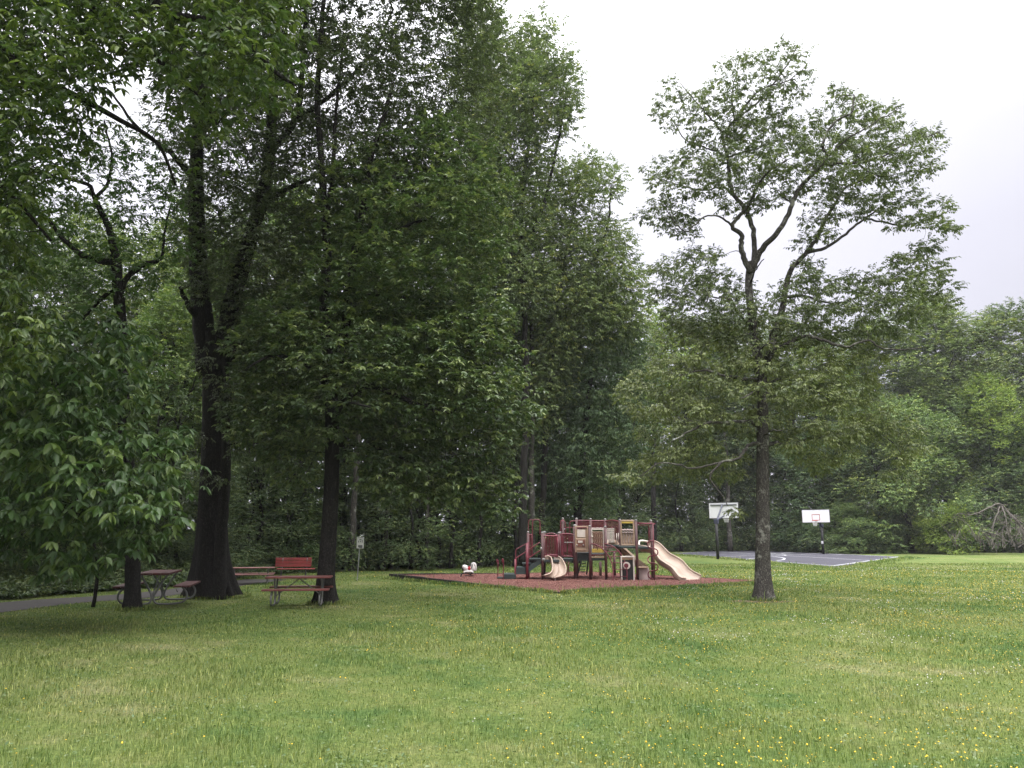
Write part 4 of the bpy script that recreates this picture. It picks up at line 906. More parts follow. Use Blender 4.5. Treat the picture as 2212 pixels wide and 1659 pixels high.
# right side treeline, beyond the court and the field
right = [
    ('r3', 1500, 84, 25.0, DK, 'dark rounded tree of the treeline, seen through the left half of the lone tree'),
    ('t1', 1560, 90, 27.1, OL, 'olive tree of the treeline behind the left basketball backboard'),
    ('r1', 1640, 86, 25.0, MID, 'mid-green tree of the treeline directly behind the lone tree trunk'),
    ('r2', 1720, 88, 25.6, OL, 'olive tree of the treeline between the lone trunk and the right backboard'),
    ('r3', 1795, 84, 22.1, LT, 'light green tree of the treeline above the right basketball backboard'),
    ('d1', 1870, 82, 20.1, BL, 'blue-green drooping tree of the treeline right of the far backboard'),
    ('t2', 1935, 90, 26.1, DK, 'dark tall tree of the treeline where the lone tree crown ends'),
    ('r1', 1990, 86, 27.6, OL, 'olive tree standing highest of the treeline at the right'),
    ('t1', 2055, 88, 28.6, GY, 'grey-green tree of the treeline with a pointed shoulder, at the right'),
    ('r2', 2120, 84, 25.6, GY, 'tree of the treeline above the fallen dead branches'),
    ('r3', 2190, 86, 26.1, OL, 'olive tree of the treeline next to the right edge of the view'),
    ('r1', 2270, 84, 27.1, DK, 'dark tree of the treeline cut by the right edge of the view')]
for i, (k, x, d, H, c, lab) in enumerate(right): plant(k, at(x, d), H, rt.uniform(0, 6.28), c, lab, name='treeline_tree', wide=1.35)
front = [
    ('b1', 1470, 78, 9, DK, 'dark leafy understorey tree behind the far left corner of the court'), ('b1', 1590, 82, 10, DK, 'dark understorey tree right below the left backboard, beyond the court'),
    ('b1', 1700, 80, 11, DK, 'dark understorey tree just right of the lone trunk, beyond the court'), ('b1', 1775, 74, 11, (.8, .95, .9), 'dark understorey tree right behind the far hoop'),
    ('b1', 1850, 73, 12, DK, 'dark understorey tree right of the far hoop'), ('r3', 1905, 72, 15, OL, 'olive low-spreading tree right of the far hoop, overhanging the grass edge'),
    ('b1', 1965, 71, 14, LT, 'light green low tree beyond the right corner of the court'), ('b1', 2035, 76, 13, MID, 'dark low tree in the gap beside the fallen branches'),
    ('b1', 2100, 80, 17, LT, 'light green tree rising behind the fallen dead branches'), ('r1', 2160, 76, 17, YG, 'yellow-green tree above the fallen branches near the right edge'),
    ('b1', 2215, 75, 12, (1.1, 1.25, 1.05), 'leafy low tree at the right edge of the view'), ('b1', 2300, 74, 13, MID, 'leafy low tree just outside the right edge')]
for i, (k, x, d, H, c, lab) in enumerate(front): plant(k, at(x, d), H, rt.uniform(0, 6.28), c, lab, name='understorey_tree', wide=1.0)
shr = [(1480, 80, 3.5, MID, 'low bush at the back left corner of the court'), (1540, 79, 4, MID, 'low bush behind the left hoop pole'), (1615, 83, 4, MID, 'low bush left of the lone trunk beyond the court'), (1690, 84, 4, MID, 'low bush right of the lone trunk beyond the court'),
       (1745, 76, 4, MID, 'low bush left of the far hoop pole'), (1805, 70, 4.2, MID, 'leafy bush right of the far hoop pole'), (1850, 69, 4.0, LT, 'light leafy bush second right of the far hoop pole'), (1900, 71, 4, MID, 'dark bush behind the right corner of the court'),
       (1955, 74, 4.5, MID, 'dark bush in the shaded hollow of the treeline'), (2010, 70, 3.6, OL, 'olive bush just left of the fallen branches'), (2045, 67, 4.0, YG, 'bright yellow-green bush touching the fallen branches'), (2200, 72, 4, LT, 'bush at the right edge behind the fallen branches')]
for x, d, H, c, lab in shr: plant('b2', at(x, d), H, rt.uniform(0, 6.28), c, lab, 'bush', name='bush', wide=1.15)
# woods behind the playground and the benches, then along the path
mid = [('r2', 1345, 82, 22, DK, 'dark tree behind the tall back posts of the playground'), ('t2', 1310, 66, 24, DK, 'dark tree deep behind the drooping tree'), ('r1', 1210, 58, 22, DK, 'dark tree deep behind the two tall trees'),
       ('t1', 1060, 52, 26, MID, 'tree far behind the spring rider'), ('r3', 985, 44, 20, DK, 'shaded tree directly behind the spring rider'), ('t2', 930, 50, 26, DK, 'shaded tree right of the park sign'),
       ('r1', 860, 42, 20, DK, 'shaded tree behind the park sign'), ('t1', 800, 48, 26, DK, 'shaded tree left of the park sign, deep in the wood'), ('r2', 740, 40, 19, DK, 'shaded tree right behind the broad-leaved tree trunk'),
       ('r1', 640, 44, 22, LT, 'lighter tree behind the red bench'), ('r3', 560, 38, 17, MID, 'tree behind the red bench, towards the big trunk'), ('t2', 520, 46, 24, DK, 'tall shaded tree behind the rear picnic table'),
       ('r2', 420, 36, 16, LT, 'light green tree beyond the path left of the big trunk'), ('t1', 350, 44, 22, OL, 'olive tall tree beyond the path, between the hickory and the big trunk'), ('r3', 330, 33, 12, (1.3, 1.4, 1.0), 'low spreading tree across the path behind the left picnic table'),
       ('r1', 240, 38, 17, OL, 'olive tree across the path behind the hickory trunk'), ('t2', 150, 42, 20, OL, 'tall thin-crowned tree across the path, far left'), ('r2', 90, 34, 14, MID, 'mid-sized tree across the path near the left edge'),
       ('r3', 10, 36, 15, MID, 'tree across the path at the left edge of the view'), ('r1', -80, 34, 17, DK, 'dark tree across the path outside the left edge')]
for k, x, d, H, c, lab in mid: plant(k, at(x, d), H, rt.uniform(0, 6.28), c, lab, name='woodland_tree', wide=.95)
low = [(1400, 82, 9, DK, 'b1', 'dark understorey tree beyond the long slide'), (1335, 74, 8, DK, 'b1', 'dark understorey tree behind the tan window panels'), (1255, 56, 6.5, DK, 'b1', 'dark understorey tree behind the middle decks'),
       (1150, 47, 6, (.85, 1, .9), 'b1', 'understorey tree behind the entry steps'), (1060, 43, 6, DK, 'b1', 'understorey tree just right of the spring rider'), (980, 42, 5.5, DK, 'b1', 'understorey tree just left of the spring rider'),
       (905, 40, 5.5, MID, 'b1', 'understorey tree between sign and spring rider'), (825, 39, 5.5, DK, 'b1', 'understorey tree just right of the park sign'), (745, 38, 5, DK, 'b1', 'understorey tree left of the park sign'),
       (665, 36.5, 4.6, (1.1, 1.2, .95), 'b1', 'understorey tree behind the right end of the red bench'), (590, 36, 5, (.95, 1.1, 1.0), 'b1', 'understorey tree behind the left end of the red bench'), (530, 34, 5, DK, 'b1', 'understorey tree behind the rear picnic table'),
       (440, 30, 4.5, DK, 'b1', 'understorey tree across the path behind the big trunk'), (370, 29, 3.6, DK, 'b1', 'understorey tree across the path between the trunks'), (300, 28, 3.6, DK, 'b1', 'understorey tree across the path right behind the hickory'),
       (225, 27, 3.8, DK, 'b1', 'understorey tree across the path behind the sapling'), (140, 25.5, 3.6, DK, 'b1', 'understorey tree across the path left of the sapling'), (60, 24, 3.8, DK, 'b1', 'understorey tree across the path, second from the left edge'), (-30, 23, 4, DK, 'b1', 'understorey tree across the path at the left edge')]
for x, d, H, c, k, lab in low: plant(k, at(x, d), H, rt.uniform(0, 6.28), c, lab, name='understorey_tree', wide=1.1)
for i, (x_, y_, H_) in enumerate(((-15.5, 11, 19), (-19, 19, 21), (-14.5, 3, 18))):  # unseen trees, added so their canopies darken the left lawn and path
    plant('r1', Vector((x_, y_, 0)), H_, i * 2.1, DK, ('unseen tree left of the overhanging tree, added to shade the lawn', 'unseen tall tree by the path beyond the left edge, added for shade', 'unseen tree beside the camera on the left, added for shade')[i], name='shade_tree', wide=1.2)
# slender stems in the wood edge
sap = [(770, 40, 8), (792, 38.5, 7), (812, 41, 9), (845, 39, 7.5), (868, 41, 8.5), (890, 38.6, 7), (912, 42, 9), (948, 40.5, 8), (975, 39.5, 7), (1005, 42, 9), (1035, 40.5, 8), (1112, 41, 9), (620, 35, 7), (560, 34.5, 8), (646, 36, 8), (380, 30, 7), (330, 31, 8), (1380, 80, 10)]
for i, (x, d, H) in enumerate(sap):
    plant('s1' if i % 2 else 's2', at(x, d), H, rt.uniform(0, 6.28), DK, 'slender young stem at the shaded edge of the wood', group='slender saplings along the edge of the wood', name='edge_sapling', wide=.7)
# pale bare trunks seen in the dark behind the sign and behind the court
def pale_trunk(x, d, h, r, lab, lean=0.0):
    base = at(x, d); mt = MB(); rg_ = np.random.default_rng(int(x)); nodes, nr = [], []
    limb(mt, [base, base + Vector((lean * .3, 0, h * .33)), base + Vector((lean * .5 + .1, 0, h * .66)), base + Vector((lean, 0, h))], r, r * .5, 10, 5, nodes, nr, .02, rg_)
    C = np.array([[base.x + lean + rg_.normal(0, 1.0), base.y + rg_.normal(0, 1.0), h * rg_.uniform(.85, 1.2)] for _ in range(12)]); mb = MB()
    o, dd = clump_sprays(rg_, C, .8, 20, np.array([base.x, base.y, h]), .6, .8, .1); parts = [foliage(rg_, o, dd, 6, .3, .15, .5, 'alt', .4, (.1, .5), .05)]
    connect(rg_, C, nodes, nr, mb, .01, .012, .1, 5, 5)
    return finish_tree(empty('woodland_tree', base, 0, lab, 'tree'), mt, mb, parts, B_GREY, L_WOOD, .006, B_DARK, DK)
pale_trunk(1576, 77, 12, .26, 'tree with a pale straight trunk standing behind the left hoop')
pale_trunk(830, 38, 9, .11, 'tree with a pale thin leaning trunk right of the park sign', .5)
pale_trunk(925, 39.5, 10, .13, 'tree with a pale trunk halfway between the sign and the spring rider', -.3)
pale_trunk(762, 36.5, 10, .16, 'dark thick-stemmed tree close behind the park sign')
pale_trunk(1148, 42.5, 14, .2, 'straight slim tree between the trunks of the two tall trees')
pale_trunk(590, 37, 12, .3, 'thick dark trunk standing in the shade left of the red bench')
# the mass of the wood farther back: countless leaves
rw = np.random.default_rng(301); n = 75000
xw = rw.uniform(-75, 120, n); depth = rw.uniform(0, 1, n) ** 1.3
y0 = np.interp(xw, [-75, 2, 9, 14, 30], [50, 52, 76, 92, 98]); yw = y0 + depth * 26
top = np.interp(xw, [-75, -30, -18, 10, 20, 30, 60, 120], [15, 13, 15, 16, 17, 19, 21, 22]) * (1 + .14 * np.sin(xw * .5) + .1 * np.sin(xw * 1.3 + 1) + .06 * np.sin(xw * 3.1)); zw = rw.uniform(0, 1, n) ** np.where(rw.random(n) < .35, 3.0, .85) * top
O = np.stack([xw, yw, zw], 1); D = unit(rw.normal(0, 1, (n, 3))); D[:, 2] *= .4
V, Q, T, _, _ = foliage(rw, O, D, 4, .7, .55, .5, 'alt', .4, (.05, .55), .04)
o = link('woodland', np_mesh('woodland', V, quads=Q, attrs={'tint': T}), L_WOOD); o['kind'] = 'stuff'; o.color = (.8, .85, .85, 1)
# ground cover: leafy plants at the wood edge
EDGE = [(-14, 20.5), (-12, 22.3), (-9, 25.5), (-6, 30), (-11.5, 29.5), (-9.5, 33), (-5, 37), (0, 40), (6, 44), (12, 56), (20, 80), (34, 74), (42, 71), (56, 78)]
edge_px = [(-250, 1302), (-60, 1297), (0, 1292), (130, 1279), (268, 1270), (400, 1262), (500, 1246), (600, 1240), (760, 1229), (900, 1226), (1050, 1222), (1200, 1213), (1400, 1194), (1600, 1186.5), (1780, 1191), (1920, 1196), (2060, 1189), (2300, 1187)]
ep = [G(a_, b_) for a_, b_ in edge_px]; ecv = curve(ep, 10); ec = np.array([list(p) for p in ecv])
n = 26000; k = rw.integers(0, len(ec) - 1, n); f = rw.random(n)[:, None]; pos = ec[k] * (1 - f) + ec[k + 1] * f; back = rw.exponential(1.1, n); pos[:, 1] += back + .15; pos[:, 0] += rw.normal(0, .2, n)
hh = .08 + .55 * np.clip(back / 2.0, 0, 1) * rw.random(n) ; sc_ = np.clip(pos[:, 1] / 30, .8, 2.2)
pos[:, 2] = hh * sc_; ok = near_path(pos[:, 0], pos[:, 1]) > PATH_W + .12; pos = pos[ok]; sc_ = sc_[ok]; n = len(pos)
D = rw.normal(0, 1, (n, 3)); D[:, 2] = rw.uniform(-.1, .5, n)
V, Q, T, _, _ = foliage(rw, pos, D, 5, .16, .11, .55, 'alt', .3, (.1, .75), .1)
o = link('undergrowth', np_mesh('undergrowth', V, quads=Q, attrs={'tint': T}), L_WOOD); o['kind'] = 'stuff'; o.color = (.8, .85, .75, 1)

# fallen dead tree, right
def dead_tree():
    rng = np.random.default_rng(91); Y = 66.0; base = at(2140, Y); mb = MB(); nodes, nr = [], []
    L = lambda pts, a_, b_: limb(mb, px_path(pts, Y), a_, b_, 6, 5, nodes, nr, .03, rng)
    L([(2230, 1165), (2200, 1130), (2180, 1110), (2165, 1092), (2150, 1090), (2120, 1105), (2095, 1112), (2070, 1110), (2052, 1118)], .10, .03)
    L([(2195, 1122), (2215, 1150, -.4), (2230, 1170, -.6)], .07, .03); L([(2165, 1092), (2172, 1120, -.8), (2180, 1160, -1.2)], .06, .02); L([(2160, 1094), (2148, 1130, -.6), (2140, 1170, -1)], .06, .02)
    L([(2180, 1110), (2205, 1128, .5), (2235, 1145, .8)], .05, .02)
    for i in range(150):
        x = rng.uniform(2055, 2260); yb = rng.uniform(1150, 1188); 
        if x < 2090 and yb < 1160: continue
        dx = rng.normal(0, 22); dy = rng.uniform(8, 42)
        if yb - dy < 1112 + abs(x - 2170) * .1: dy *= .5
        d0 = rng.uniform(-2.2, 1.2); q = px_path([(x, yb, d0), (x + dx * .5, yb - dy * .6, d0 + rng.normal(0, .3)), (x + dx, yb - dy, d0 + rng.normal(0, .5))], Y)
        q = [Vector((p.x, p.y, max(.03, p.z))) for p in q]; mb.tube(q, [.035, .022, .01], 4, False)
    for p in list(nodes)[::2]:
        for _ in range(3):
            q = Vector(p); d = Vector(rng.normal(0, .5, 3)); d.z -= .3; mb.tube([q, q + d * .7, q + d * 1.3 + Vector((0, 0, -.15))], [.025, .016, .008], 4, False)
    loc = base; mb.v = [(v[0] - loc.x, v[1] - loc.y, v[2]) for v in mb.v]
    o = mb.obj('fallen_tree', B_DEAD, None, True, False); o.location = loc
    tag(o, 'bare grey fallen tree top tangled at the edge of the field on the right', 'fallen tree')
dead_tree()
# ------------------------------------------------------------ playground structure
M_RED = painted('maroon_coated_steel', (0.155, 0.022, 0.036), .4, .3); M_POST = painted('brown_coated_post', (0.088, 0.034, 0.034), .5, .3)
M_TAN = painted('tan_plastic', (0.40, 0.28, 0.195), .45, .15); M_SLIDE = painted('tan_slide_plastic', (0.40, 0.30, 0.235), .42, .18)
M_DECK = painted('dark_green_deck', (0.030, 0.046, 0.046), .5, .3); M_CAP = painted('grey_cap', (0.24, 0.235, 0.22), .4, .2)
M_ROCK = painted('mauve_rock_plastic', (0.40, 0.31, 0.29), .6, .2); M_YELLOW = painted('yellow_plastic', (0.50, 0.36, 0.07), .5, .2)
M_BROWN = painted('brown_relief', (0.20, 0.085, 0.06), .5, .2); M_CREAM = painted('cream_plastic', (0.66, 0.60, 0.54), .45, .15); M_BLACK = painted('black_plastic', (0.018, 0.017, 0.018), .5, .2)
PS = empty('play_structure', G(1330, 1256), 0, 'large maroon and tan climbing structure with slides and arch ladders on the red bed', 'play structure')
bx, by = PS.location.x, PS.location.y
PS.location = (bx, by, 0)
def q(cx, cy_, Y): return P(1050.4 + cx * .12255, 1097.9 + cy_ * .12255, Y)
def q2(cx, cy_, Y): return q(cx + 1659, cy_, Y)
def po(mb, name, m, smooth=False, label=None, parent=PS):
    if parent is PS: mb.v = [(v[0] - bx, v[1] - by, v[2]) for v in mb.v]
    else:
        pass
    o = mb.obj(name, m, parent, smooth)
    if label: o['label'] = label
    return o
def sub(mb, name, m, parent, smooth=False):
    """sub-part in structure coordinates"""
    mb.v = [(v[0] - bx, v[1] - by, v[2]) for v in mb.v]; return mb.obj(name, m, parent, smooth)
GZ = .03
def post(cx, cy_, Y, r=.050, m=None, cap=True):
    t = q(cx, cy_, Y); mb = MB().tube([(t.x, Y, -.05), (t.x, Y, t.z - .03)], r, 12)
    o = po(mb, 'post', m or M_POST, False)
    for p_ in o.data.polygons: p_.use_smooth = len(p_.vertices) == 4
    if cap: sub(MB().ball((t.x, Y, t.z - .005), r * 1.0, 10, .75), 'post_cap', M_CAP, o, True)
    return t
YF, YM, YB = 28.75, 30.0, 31.4
post(720, 600, YF, .05, M_RED, False); post(510, 880, YF, .032, M_RED, False)
post(738, 418, YM); post(988, 428, YF); post(1020, 420, YM); post(1278, 432, YF + .6); post(1302, 425, YM + .5); post(1562, 305, YF + .35, .07); post(1822, 315, YF); post(2097, 325, YF)
post(1350, 178, YB); post(1590, 182, YB); post(1838, 188, YB); post(2096, 194, YB); post(2355, 202, YM); post(2638, 212, YF); post(2902, 216, YF + .1)
post(2010, 925, YB, .05, M_POST, False); post(2255, 745, YB, .05, M_POST, False)
def railtube(pts, r=.018, n=8, name='rail', m=None, sub_n=5, smooth=True):
    c = curve(pts, sub_n) if len(pts) > 2 else pts; r = r * .82
    return po(MB().tube(c, r, n), name, m or M_RED, smooth)
# entry: grab hoops, transfer step, stairs with handrails
for ya in (YF - .1, YF + .65):
    dx = 0 if ya < YF else -95
    railtube([q(300 + dx, 1290 if dx == 0 else 1240, ya), q(300 + dx, 1100, ya), q(304 + dx, 940, ya), q(290 + dx, 895 if dx == 0 else 915, ya), q(280 + dx, 905, ya), q(283 + dx, 960, ya)], .022, 8, 'grab_hoop')
railtube([q(202, 1285, YF + .05), q(204, 1100, YF + .05), q(206, 960, YF + .05)], .02, 8, 'grab_hoop')
a_, b_ = q(200, 1228, YF), q(300, 1228, YF); po(MB().box(((a_.x + b_.x) / 2, YF + .2, a_.z), (b_.x - a_.x + .05, .5, .05), bev=.01), 'foot_board', M_DECK)
def step(cx0, cx1, cyt, Y0, Y1, th, name='step'):
    a_ = q(cx0, cyt, Y0); b_ = q(cx1, cyt, Y0); mb = MB().box(((a_.x + b_.x) / 2, (Y0 + Y1) / 2, a_.z - th / 2), (b_.x - a_.x, Y1 - Y0, th), bev=.008); return po(mb, name, M_DECK)
step(312, 520, 1162, YF - .15, YF + .95, .17, 'transfer_platform'); step(500, 700, 1140, YF + .05, YF + 1.0, .05, 'transfer_platform')
for cx in (405, 475, 512): a_ = q(cx, 1200, YF); po(MB().tube([(a_.x, YF, -.05), (a_.x, YF, a_.z)], .022, 8), 'platform_leg', M_POST)
step(512, 700, 1040, YF + .1, YF + 1.05, .045); step(640, 835, 968, YF + .1, YF + 1.05, .045); step(755, 965, 888, YF + .1, YF + 1.05, .05)
for yy in (YF + .08, YF + 1.07):  # stringers
    A, B_, C_, D_ = q(515, 1150, yy), q(730, 1130, yy), q(960, 905, yy), q(960, 985, yy); E_ = q(720, 1140, yy)
    mb = MB(); vs = [q(515, 1050, yy), q(700, 1050, yy) , q(960, 890, yy), q(960, 975, yy), q(730, 1140, yy), q(515, 1150, yy)]
    s2 = [v + Vector((0, .03, 0)) for v in vs]; n_ = 6
    mb.add(vs + s2, [tuple(range(n_)), tuple(range(2 * n_ - 1, n_ - 1, -1))] + [(i, (i + 1) % n_, (i + 1) % n_ + n_, i + n_) for i in range(n_)]); po(mb, 'stair_stringer', M_DECK)
for cx0, cx1, cy0 in ((515, 700, 1095), (650, 835, 1005), (762, 960, 930)):
    a_ = q(cx0, cy0, YF + .6); b_ = q(cx1, cy0, YF + .6); po(MB().box(((a_.x + b_.x) / 2, YF + .62, a_.z), (b_.x - a_.x, .9, .06)), 'stair_riser', M_BLACK)
def hand(dx, dy, Y, top=(945, 600)):
    railtube([q(530 + dx, 1040 + dy, Y), q(528 + dx, 900 + dy, Y), q(530 + dx, 880 + dy, Y), q(548 + dx, 865 + dy, Y), q(740 + dx, 740 + dy, Y), q(top[0] + dx, top[1] + dy, Y)], .026, 8, 'handrail')
hand(0, 0, YF + .05); 
railtube([q(518, 1030, YM - .15), q(520, 800, YM - .15), q(524, 740, YM - .15), q(545, 715, YM - .15), q(650, 655, YM - .15), q(755, 598, YM - .15)], .024, 8, 'handrail')
railtube([q(725, 1040, YF - .02), q(722, 920, YF - .02), q(738, 888, YF - .02), q(840, 815, YF - .02), q(955, 745, YF - .02)], .024, 8, 'handrail')
# arch handholds at the deck entry
railtube([q(810, 850, YM), q(812, 500, YM), q(815, 260, YM), q(830, 212, YM), q(870, 200, YM), q(915, 205, YM), q(944, 240, YM), q(948, 470, YM)], .026, 8, 'entry_arch')
railtube([q(744, 480, YM + .1), q(744, 300, YM + .1), q(750, 225, YM + .1), q(785, 200, YM + .1), q(820, 205, YM + .1)], .02, 8, 'entry_arch')
def barrier(cx0, cx1, cyt, cyb, Y, nb, arch=0, name='barrier', Y2=None, bar_r=.014, m=None, low_arch=True):
    Y2 = Y if Y2 is None else Y2; m = m or M_RED
    def pt(f, cyv, ar=0): return q(cx0 + (cx1 - cx0) * f, cyv - ar * math.sin(math.pi * f), Y + (Y2 - Y) * f)
    mb = MB(); mb.tube([pt(i / 10, cyt, arch) for i in range(11)], .026, 8); mb.tube([pt(i / 10, cyb, arch * .5 if low_arch else 0) for i in range(11)], .022, 8)
    mb.tube([pt(0, cyt), pt(0, cyb)], .02, 8); mb.tube([pt(1, cyt), pt(1, cyb)], .02, 8)
    for k in range(1, nb): f = k / nb; mb.tube([pt(f, cyt, arch), pt(f, cyb, arch * .5 if low_arch else 0)], bar_r, 6, False)
    return po(mb, name, m, True)
barrier(745, 808, 470, 850, YM, 3)
barrier(1008, 1258, 488, 850, YF + .25, 9); barrier(1030, 1258, 478, 830, YM + .3, 8, 36)
barrier(1292, 1542, 470, 858, YF + .55, 10, 22); barrier(1300, 1535, 480, 850, YM + .5, 8, 20)
# red solid panels by the curved slide hood
a_ = q(1232, 660, YF + .5); po(MB().box((a_.x, YF + .45, a_.z), (.07, .06, .78), bev=.01), 'panel_strip', M_RED); a_ = q(1335, 660, YF + .5); po(MB().box((a_.x, YF + .5, a_.z), (.07, .06, .74), bev=.01), 'panel_strip', M_RED)
for cx in (1360, 1440): a_ = q(cx, 690, YF + .5); po(MB().box((a_.x + .06, YF + .52, a_.z), (.13, .03, .34), bev=.01), 'panel_plate', M_RED)
a_ = q(1450, 603, YF + .5); mb = MB().tube([a_ - Vector((.16, .05, 0)), a_ + Vector((.17, -.05, 0))], .014, 6)
for k in (-.12, -.03, .07, .15): mb.ball(a_ + Vector((k, -.02, 0)), .028, 6)
po(mb, 'bead_bar', M_CAP, True)
# rear rails between the tall back posts
barrier(1590, 1838, 218, 345, YB, 16, 0, 'rear_barrier'); barrier(1838, 2095, 222, 350, YB, 16, 0, 'rear_barrier')
barrier(2100, 2345, 235, 600, YB - .4, 12, 22, 'rear_barrier', YM + .1)
railtube([q(1350, 340, YB), q(1545, 340, YB)], .022); railtube([q(1472, 460, YB), q(1470, 300, YB), q(1478, 245, YB), q(1505, 226, YB), q(1575, 224, YB)], .024)
railtube([q(1312, 440, YB - .1), q(1312, 250, YB - .1), q(1325, 222, YB - .1), q(1360, 222, YB - .1), q(1392, 262, YB - .1), q(1398, 440, YB - .1)], .024, 8, 'entry_arch')
# decks
def deck(cx0, cx1, cyt, Y0, Y1, th, name='deck'):
    a_ = q(cx0, cyt, Y0); b_ = q(cx1, cyt, Y0); return po(MB().box(((a_.x + b_.x) / 2, (Y0 + Y1) / 2, a_.z - th / 2), (b_.x - a_.x, Y1 - Y0, th), bev=.012), name, M_DECK)
deck(965, 1290, 905, YF + .05, YM + .1, .09); deck(1296, 1552, 893, YF + .6, YM + .6, .10); deck(1580, 1812, 783, YF + .35, YB - .3, .07); deck(1832, 2090, 800, YF + .06, YB - .3, .07)
deck(2118, 2345, 645, YM - .1, YB - .3, .07); deck(2362, 2632, 668, YF + .08, YM + .2, .075); deck(2650, 2896, 680, YF + .1, YM + .2, .075)
def fascia(cx0, cx1, cyt, cyb, Y): a_ = q(cx0, cyt, Y); b_ = q(cx1, cyb, Y); return po(MB().box(((a_.x + b_.x) / 2, Y, (a_.z + b_.z) / 2), (b_.x - a_.x, .04, a_.z - b_.z), bev=.005), 'deck_fascia', M_DECK)
fascia(1574, 1808, 815, 925, YF + .42); fascia(1838, 2088, 880, 922, YF + .1); fascia(1345, 1540, 905, 925, YF + .7)
a_ = q(1845, 862, YF + .02); b_ = q(2075, 862, YF + .02); po(MB().box(((a_.x + b_.x) / 2, YF + .02, a_.z), (b_.x - a_.x, .05, .05), bev=.01), 'bench_board', M_TAN)
railtube([q(1850, 828, YF), q(2110, 826, YF)], .022, 8, 'rail')
# curved slide at the left
def loft(Lp, Rp, depth, th, name, m, rim=.026, wall=.14):
    """slide bed hung between two rims"""
    Lc, Rc = curve(Lp, 6), curve(Rp, 6); k = min(len(Lc), len(Rc)); vs = []; mc_ = [(a_ + b_) / 2 for a_, b_ in zip(Lc, Rc)]
    for i in range(k):
        t_ = (mc_[min(i + 1, k - 1)] - mc_[max(i - 1, 0)]).normalized(); s_ = Rc[i] - Lc[i]; nn_ = s_.cross(t_).normalized()
        if nn_.z > 0: nn_ = -nn_
        row = []
        for f, dd in ((0, 0), (.05, .45), (wall, .92), (.35, 1), (.47, .98), (.5, .78), (.53, .98), (.65, 1), (1 - wall, .92), (.95, .45), (1, 0)): row.append(Lc[i] + s_ * f + nn_ * depth * dd)
        for f, dd in ((1.02, 0), (.99, .6), (.90, 1.12), (.5, 1.2), (.10, 1.12), (.01, .6), (-.02, 0)): row.append(Lc[i] + s_ * f + nn_ * (depth * dd + th))
        vs += row
    n_ = 18; fs = [(i * n_ + j, i * n_ + (j + 1) % n_, (i + 1) * n_ + (j + 1) % n_, (i + 1) * n_ + j) for i in range(k - 1) for j in range(n_)]
    fs += [tuple(range(n_)), tuple(range((k - 1) * n_, k * n_))]
    o = po(MB().add(vs, fs), name, m, True)
    for c_ in (Lc, Rc): sub(MB().tube(c_, rim, 8), 'slide_rim', m, o, True)
    return o
so = loft([q(1035, 852, YF + .12), q(1095, 845, YF + .08), q(1145, 875, YF), q(1165, 960, YF - .18), q(1172, 1060, YF - .42), q(1130, 1145, YF - .72), q(1022, 1182, YF - .95)],
          [q(1205, 850, YF + .40), q(1290, 858, YF + .28), q(1355, 930, YF + .10), q(1402, 1045, YF - .10), q(1388, 1150, YF - .32), q(1300, 1200, YF - .55), q(1185, 1225, YF - .70)], .15, .03, 'curved_slide', M_SLIDE)
a_ = q(1228, 1330, YF - .9); sub(MB().tube([(a_.x, YF - .5, -.05), (a_.x, YF - .5, q(1228, 1230, YF - .5).z)], .025, 8), 'slide_foot', M_CREAM, so, True)
po(MB().box(tuple(q(1160, 828, YF + .25)), (.42, .05, .06), bev=.02), 'slide_sill', M_RED)
# play panels
def frame_panel(cx0, cx1, cyt, cyb, Y, w=.055, m=M_TAN, th=.06, name='window_panel'):
    a_ = q(cx0, cyt, Y); b_ = q(cx1, cyb, Y); mb = MB(); cx_ = (a_.x + b_.x) / 2; cz = (a_.z + b_.z) / 2
    mb.box((cx_, Y, a_.z - w / 2), (b_.x - a_.x, th, w), bev=.015).box((cx_, Y, b_.z + w / 2), (b_.x - a_.x, th, w), bev=.015)
    mb.box((a_.x + w / 2, Y, cz), (w, th - .004, a_.z - b_.z - .02), bev=.015).box((b_.x - w / 2, Y, cz), (w, th - .004, a_.z - b_.z - .02), bev=.015); return po(mb, name, m)
def pbox(cx0, cx1, cyt, cyb, Y, th, name, m, bev=.012, parent=None):
    a_ = q(cx0, cyt, Y); b_ = q(cx1, cyb, Y); mb = MB().box(((a_.x + b_.x) / 2, Y, (a_.z + b_.z) / 2), (b_.x - a_.x, th, a_.z - b_.z), bev=bev)
    return po(mb, name, m) if parent is None else sub(mb, name, m, parent)
f1 = frame_panel(1562, 1800, 312, 775, YF + .25, .045, M_TAN)
pbox(1578, 1792, 370, 765, YF + .28, .03, 'panel_board', M_TAN, .005, f1); pbox(1600, 1745, 378, 512, YF + .25, .03, 'screen', M_CREAM, .01, f1); pbox(1582, 1762, 530, 750, YF + .22, .05, 'console', M_TAN, .03, f1)
pbox(1600, 1745, 555, 680, YF + .185, .03, 'console_face', M_BROWN, .01, f1); pbox(1618, 1700, 572, 610, YF + .165, .02, 'console_dial', M_CREAM, .01, f1)
mb = MB().ball(q(1598, 650, YF + .16), .03, 8).ball(q(1712, 652, YF + .16), .03, 8); sub(mb, 'console_knobs', M_CAP, f1, True)
for k in range(4): pbox(1600 + k * 42, 1622 + k * 42, 338, 358, YF + .21, .02, 'header_tile', M_RED, .004, f1)
f2 = frame_panel(1848, 2078, 362, 790, YF + .1, .04, M_CREAM)
pbox(1862, 2068, 405, 720, YF + .13, .035, 'relief_board', M_TAN, .01, f2); pbox(1858, 2072, 715, 785, YF + .09, .05, 'yellow_sill', M_YELLOW, .015, f2)
mb = MB()
